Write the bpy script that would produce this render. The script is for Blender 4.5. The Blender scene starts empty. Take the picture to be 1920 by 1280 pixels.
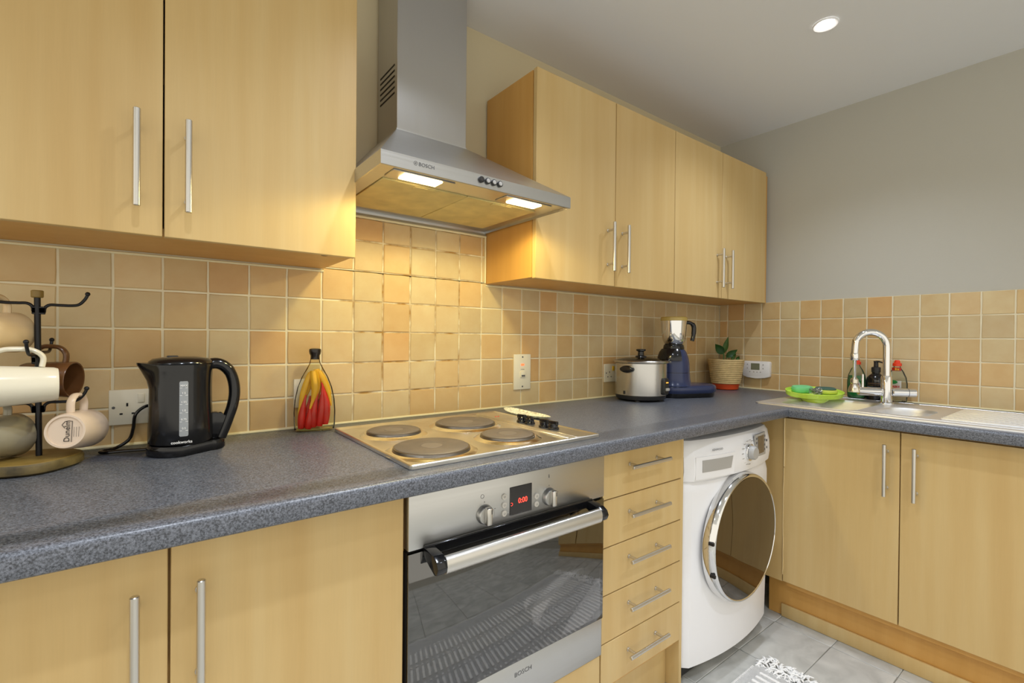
import bpy, bmesh, math, random
from mathutils import Vector, Matrix
random.seed(7)
sc = bpy.context.scene
COL = sc.collection
PI = math.pi

# ------------------------------------------------------------------ camera, world, lights, exposure
def make_camera():
    yaw, pit, rol = 0.65422, -0.0067, 0.00885
    f = Vector((math.sin(yaw)*math.cos(pit), math.cos(yaw)*math.cos(pit), math.sin(pit)))
    r = Vector((math.cos(yaw), -math.sin(yaw), 0)); u = r.cross(f)
    r2 = r*math.cos(rol) + u*math.sin(rol); u2 = u*math.cos(rol) - r*math.sin(rol)
    cd = bpy.data.cameras.new('camera'); cd.sensor_width = 36; cd.lens = 893.387/1920*36
    cd.clip_start = 0.02; cd.clip_end = 50
    co = bpy.data.objects.new('camera', cd); COL.objects.link(co)
    m = Matrix((r2, u2, -f)).transposed().to_4x4(); m.translation = (0.16336, -1.51026, 1.1832)
    co.matrix_world = m; sc.camera = co
make_camera()

w = bpy.data.worlds.new('world'); sc.world = w; w.use_nodes = True
w.node_tree.nodes['Background'].inputs[0].default_value = (1.0, 0.94, 0.81, 1)
w.node_tree.nodes['Background'].inputs[1].default_value = 0.95

sc.view_settings.view_transform = 'Standard'; sc.view_settings.look = 'None'
sc.view_settings.exposure = 0.34; sc.view_settings.gamma = 1.0
sc.view_settings.use_curve_mapping = False

XR, CEIL, YB, XL = 2.884, 2.34, -3.3, -1.9      # right wall, ceiling, wall behind the camera, left wall
DOWNLIGHTS_AND_FILL = [(2.127, -0.814), (0.86, -0.86), (0.20, -1.26), (1.45, -1.75), (-0.9, -1.1), (0.1, -2.5), (1.9, -2.6), (-1.2, -2.4)]  # one seen, next pair inferred from highlight and shadow, rest added as unseen fill
DOWN_W, DOWN_COL = 7.5, (0.90, 0.97, 1.10)
HOOD_W, HOOD_COL = 0.95, (1.0, 0.86, 0.38)
HOOD_LAMPS = [(0.715, -0.405), (1.052, -0.405)]

def add_light(name, kind, loc, watts, col, rad, **kw):
    l = bpy.data.lights.new(name, kind); l.energy = watts; l.color = col; l.shadow_soft_size = rad
    for k, v in kw.items(): setattr(l, k, v)
    o = bpy.data.objects.new(name, l); COL.objects.link(o); o.location = loc
    return o
for (x, y) in DOWNLIGHTS_AND_FILL:
    add_light('downlight_fill_lamp', 'SPOT', (x, y, CEIL-0.012), DOWN_W*4, DOWN_COL, 0.03, spot_size=math.radians(128), spot_blend=1.0)  # covers the added fill lamps as well
for (x, y) in HOOD_LAMPS:
    add_light('hood_lamp', 'SPOT', (x, y, 1.565), HOOD_W*4, HOOD_COL, 0.022, spot_size=math.radians(172), spot_blend=0.3)

# ------------------------------------------------------------------ materials
def lin(c):
    return tuple((v/12.92 if v <= 0.04045 else ((v+0.055)/1.055)**2.4) for v in c)
def rgb(r, g, b): return lin((r/255, g/255, b/255)) + (1.0,)
def new_mat(name):
    m = bpy.data.materials.new(name); m.use_nodes = True
    return m, m.node_tree, m.node_tree.nodes['Principled BSDF']
def setp(p, **kw):
    for k, v in kw.items(): p.inputs[k.replace('_', ' ')].default_value = v
def plain(name, col, rough=0.5, metal=0.0, noise=0.0, nscale=30, bump=0.0, bscale=200, **kw):
    m, t, p = new_mat(name); setp(p, Base_Color=col, Roughness=rough, Metallic=metal)
    for k, v in kw.items(): p.inputs[k.replace('_', ' ')].default_value = v
    tc = t.nodes.new('ShaderNodeTexCoord')
    if noise:
        n = t.nodes.new('ShaderNodeTexNoise'); n.inputs['Scale'].default_value = nscale; n.inputs['Detail'].default_value = 4
        t.links.new(tc.outputs['Object'], n.inputs['Vector'])
        r = t.nodes.new('ShaderNodeValToRGB')
        r.color_ramp.elements[0].position = .3; r.color_ramp.elements[1].position = .7
        r.color_ramp.elements[0].color = tuple(c*(1-noise) for c in col[:3]) + (1,)
        r.color_ramp.elements[1].color = tuple(min(1, c*(1+noise)) for c in col[:3]) + (1,)
        t.links.new(n.outputs['Fac'], r.inputs['Fac']); t.links.new(r.outputs['Color'], p.inputs['Base Color'])
    if bump:
        n = t.nodes.new('ShaderNodeTexNoise'); n.inputs['Scale'].default_value = bscale
        t.links.new(tc.outputs['Object'], n.inputs['Vector'])
        b = t.nodes.new('ShaderNodeBump'); b.inputs['Strength'].default_value = bump; b.inputs['Distance'].default_value = .002
        t.links.new(n.outputs['Fac'], b.inputs['Height']); t.links.new(b.outputs['Normal'], p.inputs['Normal'])
    return m
def emit(name, col, s):
    m, t, p = new_mat(name); setp(p, Base_Color=col, Emission_Color=col, Emission_Strength=s, Roughness=.4); return m

def wood_mat(name, c0, c1, c2, horiz=False):
    m, t, p = new_mat(name); N, L = t.nodes.new, t.links.new
    tc = N('ShaderNodeTexCoord'); oi = N('ShaderNodeObjectInfo')
    off = N('ShaderNodeVectorMath'); off.operation = 'MULTIPLY_ADD'
    off.inputs[1].default_value = (1, 1, 1)
    cm = N('ShaderNodeCombineXYZ'); mul = N('ShaderNodeMath'); mul.operation = 'MULTIPLY'; mul.inputs[1].default_value = 37.0
    L(oi.outputs['Random'], mul.inputs[0]); L(mul.outputs[0], cm.inputs[0]); L(mul.outputs[0], cm.inputs[1]); L(mul.outputs[0], cm.inputs[2])
    L(tc.outputs['Object'], off.inputs[0]); L(cm.outputs[0], off.inputs[2])
    def nz(scale, det, rough=.5, dist=0):
        mp = N('ShaderNodeMapping'); mp.inputs['Scale'].default_value = scale
        L(off.outputs[0], mp.inputs['Vector'])
        n = N('ShaderNodeTexNoise'); n.inputs['Scale'].default_value = 1; n.inputs['Detail'].default_value = det
        n.inputs['Roughness'].default_value = rough; n.inputs['Distortion'].default_value = dist
        L(mp.outputs[0], n.inputs['Vector']); return n
    sv = (lambda a, b: (b, a, a) if horiz else (a, a, b))
    n1 = nz(sv(7, 0.8), 3, .5, .8); n2 = nz(sv(26, 1.2), 2); n3 = nz(sv(420, 14), 2)
    r = N('ShaderNodeValToRGB'); e = r.color_ramp.elements
    e[0].position = .28; e[0].color = c0; e[1].position = .72; e[1].color = c2
    x = e.new(.5); x.color = c1
    a = N('ShaderNodeMath'); a.operation = 'MULTIPLY_ADD'; a.inputs[1].default_value = .45
    L(n2.outputs['Fac'], a.inputs[0])
    b = N('ShaderNodeMath'); b.operation = 'MULTIPLY'; b.inputs[1].default_value = .55
    L(n1.outputs['Fac'], b.inputs[0]); L(b.outputs[0], a.inputs[2]); L(a.outputs[0], r.inputs['Fac'])
    mx = N('ShaderNodeMix'); mx.data_type = 'RGBA'; mx.blend_type = 'MULTIPLY'; mx.inputs[0].default_value = .07
    L(r.outputs['Color'], mx.inputs[6]); L(n3.outputs['Fac'], mx.inputs[7])
    L(mx.outputs[2], p.inputs['Base Color'])
    setp(p, Roughness=.42); p.inputs['Specular IOR Level'].default_value = .45
    return m

def brushed(name, col, rough=.3, axis='z', streak=.12, scale=300):
    m, t, p = new_mat(name); N, L = t.nodes.new, t.links.new
    tc = N('ShaderNodeTexCoord'); mp = N('ShaderNodeMapping')
    s = {'x': (2, scale, scale), 'y': (scale, 2, scale), 'z': (scale, scale, 2)}[axis]; mp.inputs['Scale'].default_value = s
    L(tc.outputs['Object'], mp.inputs['Vector'])
    n = N('ShaderNodeTexNoise'); n.inputs['Scale'].default_value = 1; n.inputs['Detail'].default_value = 2; L(mp.outputs[0], n.inputs['Vector'])
    r = N('ShaderNodeMapRange'); r.inputs['To Min'].default_value = rough-streak*.5; r.inputs['To Max'].default_value = rough+streak
    L(n.outputs['Fac'], r.inputs['Value']); L(r.outputs[0], p.inputs['Roughness'])
    b = N('ShaderNodeBump'); b.inputs['Strength'].default_value = .06; b.inputs['Distance'].default_value = .001
    L(n.outputs['Fac'], b.inputs['Height']); L(b.outputs['Normal'], p.inputs['Normal'])
    setp(p, Base_Color=col, Metallic=1.0); return m

def thin_glass(name, tint, spec=1.45, rough=.02, veil=None, vf=0.0):
    m, t, p = new_mat(name); N, L = t.nodes.new, t.links.new
    t.nodes.remove(p); out = t.nodes['Material Output']
    tr = N('ShaderNodeBsdfTransparent'); tr.inputs[0].default_value = tint
    gl = N('ShaderNodeBsdfGlossy'); gl.inputs['Roughness'].default_value = rough
    fr = N('ShaderNodeFresnel'); fr.inputs[0].default_value = spec
    mx = N('ShaderNodeMixShader'); L(fr.outputs[0], mx.inputs[0]); L(gl.outputs[0], mx.inputs[2])
    if veil:
        df = N('ShaderNodeBsdfDiffuse'); df.inputs[0].default_value = veil
        m2 = N('ShaderNodeMixShader'); m2.inputs[0].default_value = vf
        L(tr.outputs[0], m2.inputs[1]); L(df.outputs[0], m2.inputs[2]); L(m2.outputs[0], mx.inputs[1])
    else: L(tr.outputs[0], mx.inputs[1])
    L(mx.outputs[0], out.inputs[0]); return m

def tile_mat():
    m, t, p = new_mat('glazed_stone_tile'); N, L = t.nodes.new, t.links.new
    tc = N('ShaderNodeTexCoord'); oi = N('ShaderNodeObjectInfo')
    add = N('ShaderNodeVectorMath'); cm = N('ShaderNodeCombineXYZ'); mul = N('ShaderNodeMath'); mul.operation = 'MULTIPLY'; mul.inputs[1].default_value = 53
    L(oi.outputs['Random'], mul.inputs[0])
    for i in range(3): L(mul.outputs[0], cm.inputs[i])
    L(tc.outputs['Object'], add.inputs[0]); L(cm.outputs[0], add.inputs[1])
    n = N('ShaderNodeTexNoise'); n.inputs['Scale'].default_value = 14; n.inputs['Detail'].default_value = 6; n.inputs['Roughness'].default_value = .6
    L(add.outputs[0], n.inputs['Vector'])
    r = N('ShaderNodeValToRGB'); e = r.color_ramp.elements
    e[0].position = .3; e[0].color = rgb(247, 238, 224); e[1].position = .7; e[1].color = rgb(255, 255, 248)
    L(n.outputs['Fac'], r.inputs['Fac'])
    mx = N('ShaderNodeMix'); mx.data_type = 'RGBA'; mx.blend_type = 'MULTIPLY'; mx.inputs[0].default_value = 1
    L(oi.outputs['Color'], mx.inputs[6]); L(r.outputs['Color'], mx.inputs[7]); L(mx.outputs[2], p.inputs['Base Color'])
    n2 = N('ShaderNodeTexNoise'); n2.inputs['Scale'].default_value = 45; n2.inputs['Detail'].default_value = 3; L(add.outputs[0], n2.inputs['Vector'])
    b = N('ShaderNodeBump'); b.inputs['Strength'].default_value = .10; b.inputs['Distance'].default_value = .002
    L(n2.outputs['Fac'], b.inputs['Height']); L(b.outputs['Normal'], p.inputs['Normal'])
    setp(p, Roughness=.42); p.inputs['Specular IOR Level'].default_value = .4
    return m

def worktop_mat():
    m, t, p = new_mat('speckled_laminate'); N, L = t.nodes.new, t.links.new
    tc = N('ShaderNodeTexCoord')
    n = N('ShaderNodeTexNoise'); n.inputs['Scale'].default_value = 340; n.inputs['Detail'].default_value = 3; n.inputs['Roughness'].default_value = .7
    L(tc.outputs['Object'], n.inputs['Vector'])
    r = N('ShaderNodeValToRGB'); e = r.color_ramp.elements
    e[0].position = .36; e[0].color = rgb(50, 53, 60); e[1].position = .66; e[1].color = rgb(122, 127, 138)
    L(n.outputs['Fac'], r.inputs['Fac']); L(r.outputs['Color'], p.inputs['Base Color'])
    setp(p, Roughness=.34); p.inputs['Specular IOR Level'].default_value = .6
    return m

def floor_tile_mat():
    m, t, p = new_mat('grey_stone_floor_tile'); N, L = t.nodes.new, t.links.new
    tc = N('ShaderNodeTexCoord'); oi = N('ShaderNodeObjectInfo')
    add = N('ShaderNodeVectorMath'); cm = N('ShaderNodeCombineXYZ'); mul = N('ShaderNodeMath'); mul.operation = 'MULTIPLY'; mul.inputs[1].default_value = 31
    L(oi.outputs['Random'], mul.inputs[0])
    for i in range(3): L(mul.outputs[0], cm.inputs[i])
    L(tc.outputs['Object'], add.inputs[0]); L(cm.outputs[0], add.inputs[1])
    n = N('ShaderNodeTexNoise'); n.inputs['Scale'].default_value = 9; n.inputs['Detail'].default_value = 6; n.inputs['Distortion'].default_value = .8
    L(add.outputs[0], n.inputs['Vector'])
    r = N('ShaderNodeValToRGB'); e = r.color_ramp.elements
    e[0].position = .25; e[0].color = rgb(162, 163, 158); e[1].position = .75; e[1].color = rgb(206, 206, 200)
    L(n.outputs['Fac'], r.inputs['Fac']); L(r.outputs['Color'], p.inputs['Base Color']); setp(p, Roughness=.38); return m

M = {}
M['beech'] = wood_mat('beech_veneer', rgb(200, 167, 108), rgb(207, 177, 120), rgb(213, 187, 133))
M['beech_edge'] = wood_mat('beech_side', rgb(200, 150, 76), rgb(208, 158, 84), rgb(214, 166, 94))
M['steel'] = brushed('brushed_steel', (.56, .56, .55, 1), .32, 'x')
M['steel_v'] = brushed('brushed_steel_upright', (.60, .60, .59, 1), .30, 'z')
pv_ = M['steel_v'].node_tree.nodes['Principled BSDF']; pv_.inputs['Anisotropic'].default_value = .75
tg_ = M['steel_v'].node_tree.nodes.new('ShaderNodeTangent'); tg_.direction_type = 'RADIAL'; tg_.axis = 'Z'
M['steel_v'].node_tree.links.new(tg_.outputs[0], pv_.inputs['Tangent']); pv_.inputs['Base Color'].default_value = (.54, .53, .51, 1)
M['cookersteel'] = brushed('cooker_steel', (.56, .55, .53, 1), .24, 'z', .06)
M['handle'] = brushed('satin_nickel', (.66, .64, .60, 1), .30, 'z', .06)
M['chrome'] = plain('chrome', (.78, .78, .78, 1), .07, 1.0)
M['sink'] = brushed('sink_steel', (.80, .81, .83, 1), .40, 'y', .1)
M['hobsteel'] = plain('hob_steel', (.80, .78, .72, 1), .30, 1.0, noise=.18, nscale=8)
M['hotplate'] = plain('cast_iron_plate', rgb(112, 102, 90), .5, .35, noise=.16, nscale=14)
M['platering'] = plain('plate_ring_steel', (.5, .48, .45, 1), .25, 1.0)
M['hobring'] = plain('dark_plate_rim', (.22, .2, .18, 1), .3, 1.0)
M['collar'] = plain('bright_spill_collar', (.86, .83, .76, 1), .18, 1.0)
M['button'] = plain('pale_button', rgb(202, 198, 190), .35)
M['worktop'] = worktop_mat()
M['tile'] = tile_mat()
M['grout'] = plain('pale_grout', rgb(232, 224, 196), .8, bump=.4, bscale=300)
def stained_grout():
    m, t, p = new_mat('grout_with_grease_stains'); N, L = t.nodes.new, t.links.new
    tc = N('ShaderNodeTexCoord'); sp_ = N('ShaderNodeSeparateXYZ'); L(tc.outputs['Object'], sp_.inputs[0])
    d = N('ShaderNodeMath'); d.operation = 'SUBTRACT'; d.inputs[1].default_value = .90; L(sp_.outputs[0], d.inputs[0])
    a = N('ShaderNodeMath'); a.operation = 'ABSOLUTE'; L(d.outputs[0], a.inputs[0])
    mr = N('ShaderNodeMapRange'); mr.inputs['From Min'].default_value = .18; mr.inputs['From Max'].default_value = .40
    mr.inputs['To Min'].default_value = .20; mr.inputs['To Max'].default_value = -.25; L(a.outputs[0], mr.inputs['Value'])
    n = N('ShaderNodeTexNoise'); n.inputs['Scale'].default_value = 16; n.inputs['Detail'].default_value = 4; L(tc.outputs['Object'], n.inputs['Vector'])
    ad = N('ShaderNodeMath'); ad.operation = 'ADD'; L(n.outputs['Fac'], ad.inputs[0]); L(mr.outputs[0], ad.inputs[1])
    r = N('ShaderNodeValToRGB'); e = r.color_ramp.elements
    e[0].position = .55; e[0].color = rgb(232, 224, 196); e[1].position = .82; e[1].color = rgb(160, 122, 60)
    L(ad.outputs[0], r.inputs['Fac']); L(r.outputs['Color'], p.inputs['Base Color']); setp(p, Roughness=.8); return m
M['grout_stained'] = stained_grout()
M['sealant'] = plain('cream_sealant', rgb(232, 222, 182), .5)
M['wall'] = plain('wall_paint', rgb(190, 188, 178), .85, bump=.15, bscale=160)
M['wallb'] = plain('wall_paint_cream', rgb(208, 196, 164), .85, bump=.15, bscale=160)
M['ceiling'] = plain('ceiling_paint', rgb(226, 228, 230), .9, bump=.1, bscale=160)
M['floortile'] = floor_tile_mat()
M['floorgrout'] = plain('floor_grout', rgb(168, 164, 152), .8)
M['black'] = plain('black_gloss_plastic', (.006, .006, .007, 1), .14)
M['blackm'] = plain('black_satin_plastic', (.015, .015, .016, 1), .4)
M['blackmetal'] = plain('black_wire_metal', (.012, .012, .014, 1), .32, .4)
M['white'] = plain('white_enamel', rgb(236, 236, 238), .28)
M['whitep'] = plain('white_plastic', rgb(232, 226, 206), .4)
M['grey'] = plain('grey_plastic', rgb(168, 166, 162), .4)
M['mark'] = plain('grey_print', rgb(90, 90, 92), .6)
M['palemark'] = plain('pale_print', rgb(225, 225, 225), .6)
M['darkmark'] = plain('dark_print', rgb(40, 38, 36), .6)
M['dark'] = plain('dark_void', rgb(24, 21, 18), .7)
M['capbrown'] = plain('cap_brown', rgb(70, 46, 22), .8)  # plain dark brown of the hinge cap
M['mirrorglass'] = plain('smoked_mirror_glass', (.16, .145, .13, 1), .03, 1.0)
M['screen'] = plain('dark_screen', rgb(52, 50, 50), .12)
M['red_led'] = emit('red_digits', (1.0, .05, .03, 1), 2.2)
M['red_neon'] = emit('red_neon', (1.0, .12, .04, 1), 1.6)
M['orange_led'] = emit('amber_lamp', (1.0, .42, .05, 1), 1.0)
M['hood_lens'] = emit('lit_lamp_lens', (1.0, .72, .30, 1), 22.0)
M['down_lens'] = emit('lit_downlight', (1.0, .97, .92, 1), 30.0)
M['filter'] = plain('greasy_filter', rgb(206, 190, 128), .5, .25, noise=.14, nscale=16, bump=.5, bscale=700)
M['oven_glass'] = thin_glass('tinted_oven_glass', (.45, .45, .47, 1), 2.6, .03)
M['cavity'] = plain('oven_enamel', rgb(96, 96, 100), .35)
M['rack'] = plain('oven_rack', (.62, .62, .62, 1), .3, 1.0)
M['cream'] = plain('cream_ceramic', rgb(238, 232, 212), .18)
M['beige_mug'] = plain('beige_ceramic', rgb(222, 196, 152), .25)
M['brown_mug'] = plain('brown_ceramic', rgb(104, 70, 42), .22, noise=.15, nscale=20)
M['pink_mug'] = plain('pinkish_ceramic', rgb(226, 204, 180), .22)
M['grey_mug'] = plain('grey_ceramic', rgb(158, 152, 132), .15)
M['log'] = plain('bark_and_log', rgb(92, 78, 42), .55, noise=.6, nscale=26, bump=.6, bscale=60)
M['logtop'] = wood_mat('log_slice', rgb(120, 98, 46), rgb(142, 116, 56), rgb(160, 134, 72))
M['bottleglass'] = thin_glass('clear_bottle_glass', (.95, .96, .88, 1), 1.22)
M['wax'] = plain('dark_wax', rgb(30, 22, 14), .22)
M['chilli_red'] = plain('red_chilli', rgb(196, 30, 16), .3, noise=.2, nscale=30)
M['chilli_yellow'] = plain('yellow_chilli', rgb(226, 172, 30), .35, noise=.12, nscale=30)
M['blue'] = plain('navy_plastic', rgb(40, 50, 84), .22)
M['amberlid'] = plain('amber_lid', rgb(196, 172, 96), .2)
M['basket'] = plain('woven_seagrass', rgb(204, 180, 130), .8, noise=.12, nscale=50, bump=.5, bscale=260)
M['terracotta'] = plain('orange_pot', rgb(206, 74, 24), .5)
M['soil'] = plain('dark_soil', rgb(50, 38, 28), .9)
M['leaf'] = plain('green_leaf', rgb(52, 104, 40), .4, noise=.2, nscale=40)
M['leaf_pale'] = plain('pale_green_leaf', rgb(96, 134, 70), .45, noise=.2, nscale=40)
M['greenliq'] = plain('green_detergent', rgb(8, 128, 52), .12)
M['clearplastic'] = thin_glass('clear_plastic_bottle', (.90, .92, .88, 1), 1.3, .06, rgb(200, 205, 195), .07)
M['redcap'] = plain('red_cap', rgb(226, 60, 28), .35)
M['labelwhite'] = plain('white_label', rgb(238, 238, 234), .5)
M['labelgreen'] = plain('green_label', rgb(22, 132, 58), .5)
M['labelred'] = plain('red_print', rgb(206, 30, 34), .5)
M['labelyellow'] = plain('yellow_print', rgb(244, 200, 40), .5)
M['labelblue'] = plain('blue_grey_label', rgb(128, 156, 184), .5)
M['labelbrown'] = plain('copper_print', rgb(120, 92, 70), .5)
M['lime'] = plain('lime_plastic', rgb(198, 234, 84), .32)
M['mint'] = plain('mint_sponge', rgb(120, 206, 140), .8, bump=.8, bscale=300)
M['spongey'] = plain('yellow_sponge', rgb(204, 214, 92), .85, bump=.8, bscale=300)
M['scour'] = plain('dark_green_scourer', rgb(70, 104, 92), .9, bump=.8, bscale=400)
M['wool'] = plain('steel_wool_wire', (.42, .42, .43, 1), .35, 1.0)
M['rug'] = plain('white_cotton_rug', rgb(240, 240, 238), .9, noise=.06, nscale=60, bump=.8, bscale=420)
M['patterned'] = plain('patterned_ceramic', rgb(236, 220, 180), .3, noise=.45, nscale=110)
M['peel'] = plain('worn_white_edge', rgb(238, 214, 160), .5)

# ------------------------------------------------------------------ geometry helpers (all in world metres)
class B:
    def __init__(s): s.bm = bmesh.new()
    def xf(s, mtx, verts=None):
        bmesh.ops.transform(s.bm, matrix=mtx, verts=verts or s.bm.verts); return s
    def box(s, lo, hi, bev=0, seg=2):
        r = bmesh.ops.create_cube(s.bm, size=1)
        c = [(a+b)/2 for a, b in zip(lo, hi)]; d = [abs(b-a) for a, b in zip(lo, hi)]
        for v in r['verts']: v.co = Vector((c[i]+v.co[i]*d[i] for i in range(3)))
        if bev:
            ed = {e for v in r['verts'] for e in v.link_edges}
            bmesh.ops.bevel(s.bm, geom=list(ed), offset=bev, segments=seg, affect='EDGES', profile=.5)
        return s
    def rings(s, rings, cap0=True, cap1=True, closed=True, loop=False):
        R = [[s.bm.verts.new(p) for p in ring] for ring in rings]
        n = len(R[0])
        pairs = list(zip(R[:-1], R[1:])) + ([(R[-1], R[0])] if loop else [])
        for a, b in pairs:
            for i in range(n if closed else n-1):
                j = (i+1) % n
                try: s.bm.faces.new((a[i], a[j], b[j], b[i]))
                except ValueError: pass
        if not loop and closed:
            if cap0: s.bm.faces.new(list(reversed(R[0])))
            if cap1: s.bm.faces.new(R[-1])
        return s
    def lathe(s, prof, c=(0, 0, 0), n=32, cap0=True, cap1=True, sx=1, sy=1, mtx=None):
        rr = []
        for (r, z) in prof:
            ring = []
            for i in range(n):
                a = 2*PI*i/n; p = Vector((max(r, 1e-5)*math.cos(a)*sx, max(r, 1e-5)*math.sin(a)*sy, z))
                if mtx: p = mtx @ p
                ring.append(p + Vector(c))
            rr.append(ring)
        return s.rings(rr, cap0, cap1)
    def cyl(s, p0, p1, r0, r1=None, n=20, bev=0):
        p0, p1 = Vector(p0), Vector(p1); d = p1-p0; h = d.length; q = d.to_track_quat('Z', 'Y').to_matrix()
        r1 = r0 if r1 is None else r1
        prof = [(r0, 0), (r1, h)] if not bev else [(r0-bev, 0), (r0, bev), (r1, h-bev), (r1-bev, h)]
        return s.lathe(prof, p0, n, mtx=q)
    def tube(s, pts, r, n=10, loop=False):
        pts = [Vector(p) for p in pts]; k = len(pts); rs = r if isinstance(r, (list, tuple)) else [r]*k
        T = []
        for i in range(k):
            a = pts[(i-1) % k] if (loop or i > 0) else pts[i]; b = pts[(i+1) % k] if (loop or i < k-1) else pts[i]
            T.append((b-a).normalized())
        up = Vector((0, 0, 1)) if abs(T[0].z) < .9 else Vector((1, 0, 0))
        nrm = (up - T[0]*up.dot(T[0])).normalized(); rr = []
        for i in range(k):
            nrm = (nrm - T[i]*nrm.dot(T[i])).normalized(); bi = T[i].cross(nrm)
            rr.append([pts[i] + (nrm*math.cos(2*PI*j/n) + bi*math.sin(2*PI*j/n))*rs[i] for j in range(n)])
        return s.rings(rr, loop=loop)
    def prism(s, poly, axis, a0, a1, bev=0):
        def P(u, v, a): return {'x': (a, u, v), 'y': (u, a, v), 'z': (u, v, a)}[axis]
        n0 = len(s.bm.faces); v0 = set(s.bm.verts)
        s.rings([[P(u, v, a0) for u, v in poly], [P(u, v, a1) for u, v in poly]])
        if bev:
            ed = {e for v in s.bm.verts if v not in v0 for e in v.link_edges}
            bmesh.ops.bevel(s.bm, geom=list(ed), offset=bev, segments=2, affect='EDGES', profile=.5)
        return s
    def sphere(s, c, r, n=14, sc=(1, 1, 1)):
        m = n//2
        prof = [(r*math.sin(PI*i/m), -r*math.cos(PI*i/m)) for i in range(m+1)]
        rr = [[Vector((c[0]+max(p, 1e-5)*math.cos(2*PI*j/n)*sc[0], c[1]+max(p, 1e-5)*math.sin(2*PI*j/n)*sc[1], c[2]+z*sc[2])) for j in range(n)] for p, z in prof]
        return s.rings(rr)

def smooth_path(pts, sub=6):
    P = [Vector(p) for p in pts]; out = []
    for i in range(len(P)-1):
        a, b, c, d = P[max(i-1, 0)], P[i], P[i+1], P[min(i+2, len(P)-1)]
        for k in range(sub):
            t = k/sub
            out.append(.5*((2*b) + (c-a)*t + (2*a-5*b+4*c-d)*t*t + (3*b-a-3*c+d)*t**3))
    out.append(P[-1]); return out

def rrect(x0, x1, y0, y1, r, n=5):
    out = []
    for cx, cy, a0 in ((x1-r, y1-r, 0), (x0+r, y1-r, PI/2), (x0+r, y0+r, PI), (x1-r, y0+r, 1.5*PI)):
        for i in range(n+1):
            a = a0 + PI/2*i/n; out.append((cx+r*math.cos(a), cy+r*math.sin(a)))
    return out

def wloc(o):
    v = Vector((0, 0, 0))
    while o is not None: v = v + o.location; o = o.parent
    return v
def obj(name, b, m, parent=None, loc=None, sharp=38):
    bm = b.bm
    base = Vector(loc) if loc is not None else Vector((0, 0, 0))
    off = base + (wloc(parent) if parent else Vector((0, 0, 0)))
    bmesh.ops.recalc_face_normals(bm, faces=bm.faces)
    bmesh.ops.translate(bm, vec=-off, verts=bm.verts)
    me = bpy.data.meshes.new(name); bm.to_mesh(me); bm.free()
    for p in me.polygons: p.use_smooth = True
    me.set_sharp_from_angle(angle=math.radians(sharp))
    me.materials.append(M[m] if isinstance(m, str) else m)
    o = bpy.data.objects.new(name, me); COL.objects.link(o); o.location = base
    if parent: o.parent = parent
    return o
def tag(o, label, cat, group=None):
    o['label'] = label; o['category'] = cat
    if group: o['group'] = group
    return o
def thing(name, label, cat, loc, group=None):
    o = bpy.data.objects.new(name, None); COL.objects.link(o); o.location = loc; o.empty_display_size = .05
    return tag(o, label, cat, group)
def struct(name, b, m, parent=None):
    o = obj(name, b, m, parent)
    if parent is None: o['kind'] = 'structure'
    return o
def text(name, s, size, m, parent, loc, rot, ext=.0002, mtx=None, sx=1.0, off=0.0):
    cu = bpy.data.curves.new('t', 'FONT'); cu.body = s; cu.size = size; cu.extrude = ext; cu.align_x = 'CENTER'; cu.align_y = 'CENTER'
    cu.resolution_u = 3; cu.offset = off
    t = bpy.data.objects.new('t', cu); COL.objects.link(t)
    dg = bpy.context.evaluated_depsgraph_get(); me = bpy.data.meshes.new_from_object(t.evaluated_get(dg))
    bpy.data.objects.remove(t); bpy.data.curves.remove(cu)
    r = mtx.to_4x4() if mtx else Matrix.Rotation(rot[2], 4, 'Z') @ Matrix.Rotation(rot[1], 4, 'Y') @ Matrix.Rotation(rot[0], 4, 'X')
    r.translation = Vector(loc) - wloc(parent)
    me.transform(r @ Matrix.Diagonal((sx, 1, 1, 1)))
    me.name = name; me.materials.clear(); me.materials.append(M[m])
    o = bpy.data.objects.new(name, me); COL.objects.link(o); o.parent = parent
    return o
FRONT = (PI/2, 0, 0); RIGHTW = (PI/2, 0, -PI/2)

# ------------------------------------------------------------------ room shell
WB = 0.008                                   # plaster plane behind the tiles (tile faces lie at y=0)
wall_back = struct('wall_back', B().box((XL, WB, 0), (XR+.1, WB+.1, CEIL)), 'wallb')
wall_right = struct('wall_right', B().box((XR+WB, YB, 0), (XR+.12, WB, CEIL)), 'wall')
ceiling = struct('ceiling', B().box((XL-.1, YB-.1, CEIL), (XR+.12, WB+.1, CEIL+.1)), 'ceiling')
floor = struct('floor', B().box((XL-.1, YB-.1, -.1), (XR+.12, WB+.1, -.004)), 'floorgrout')

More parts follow.
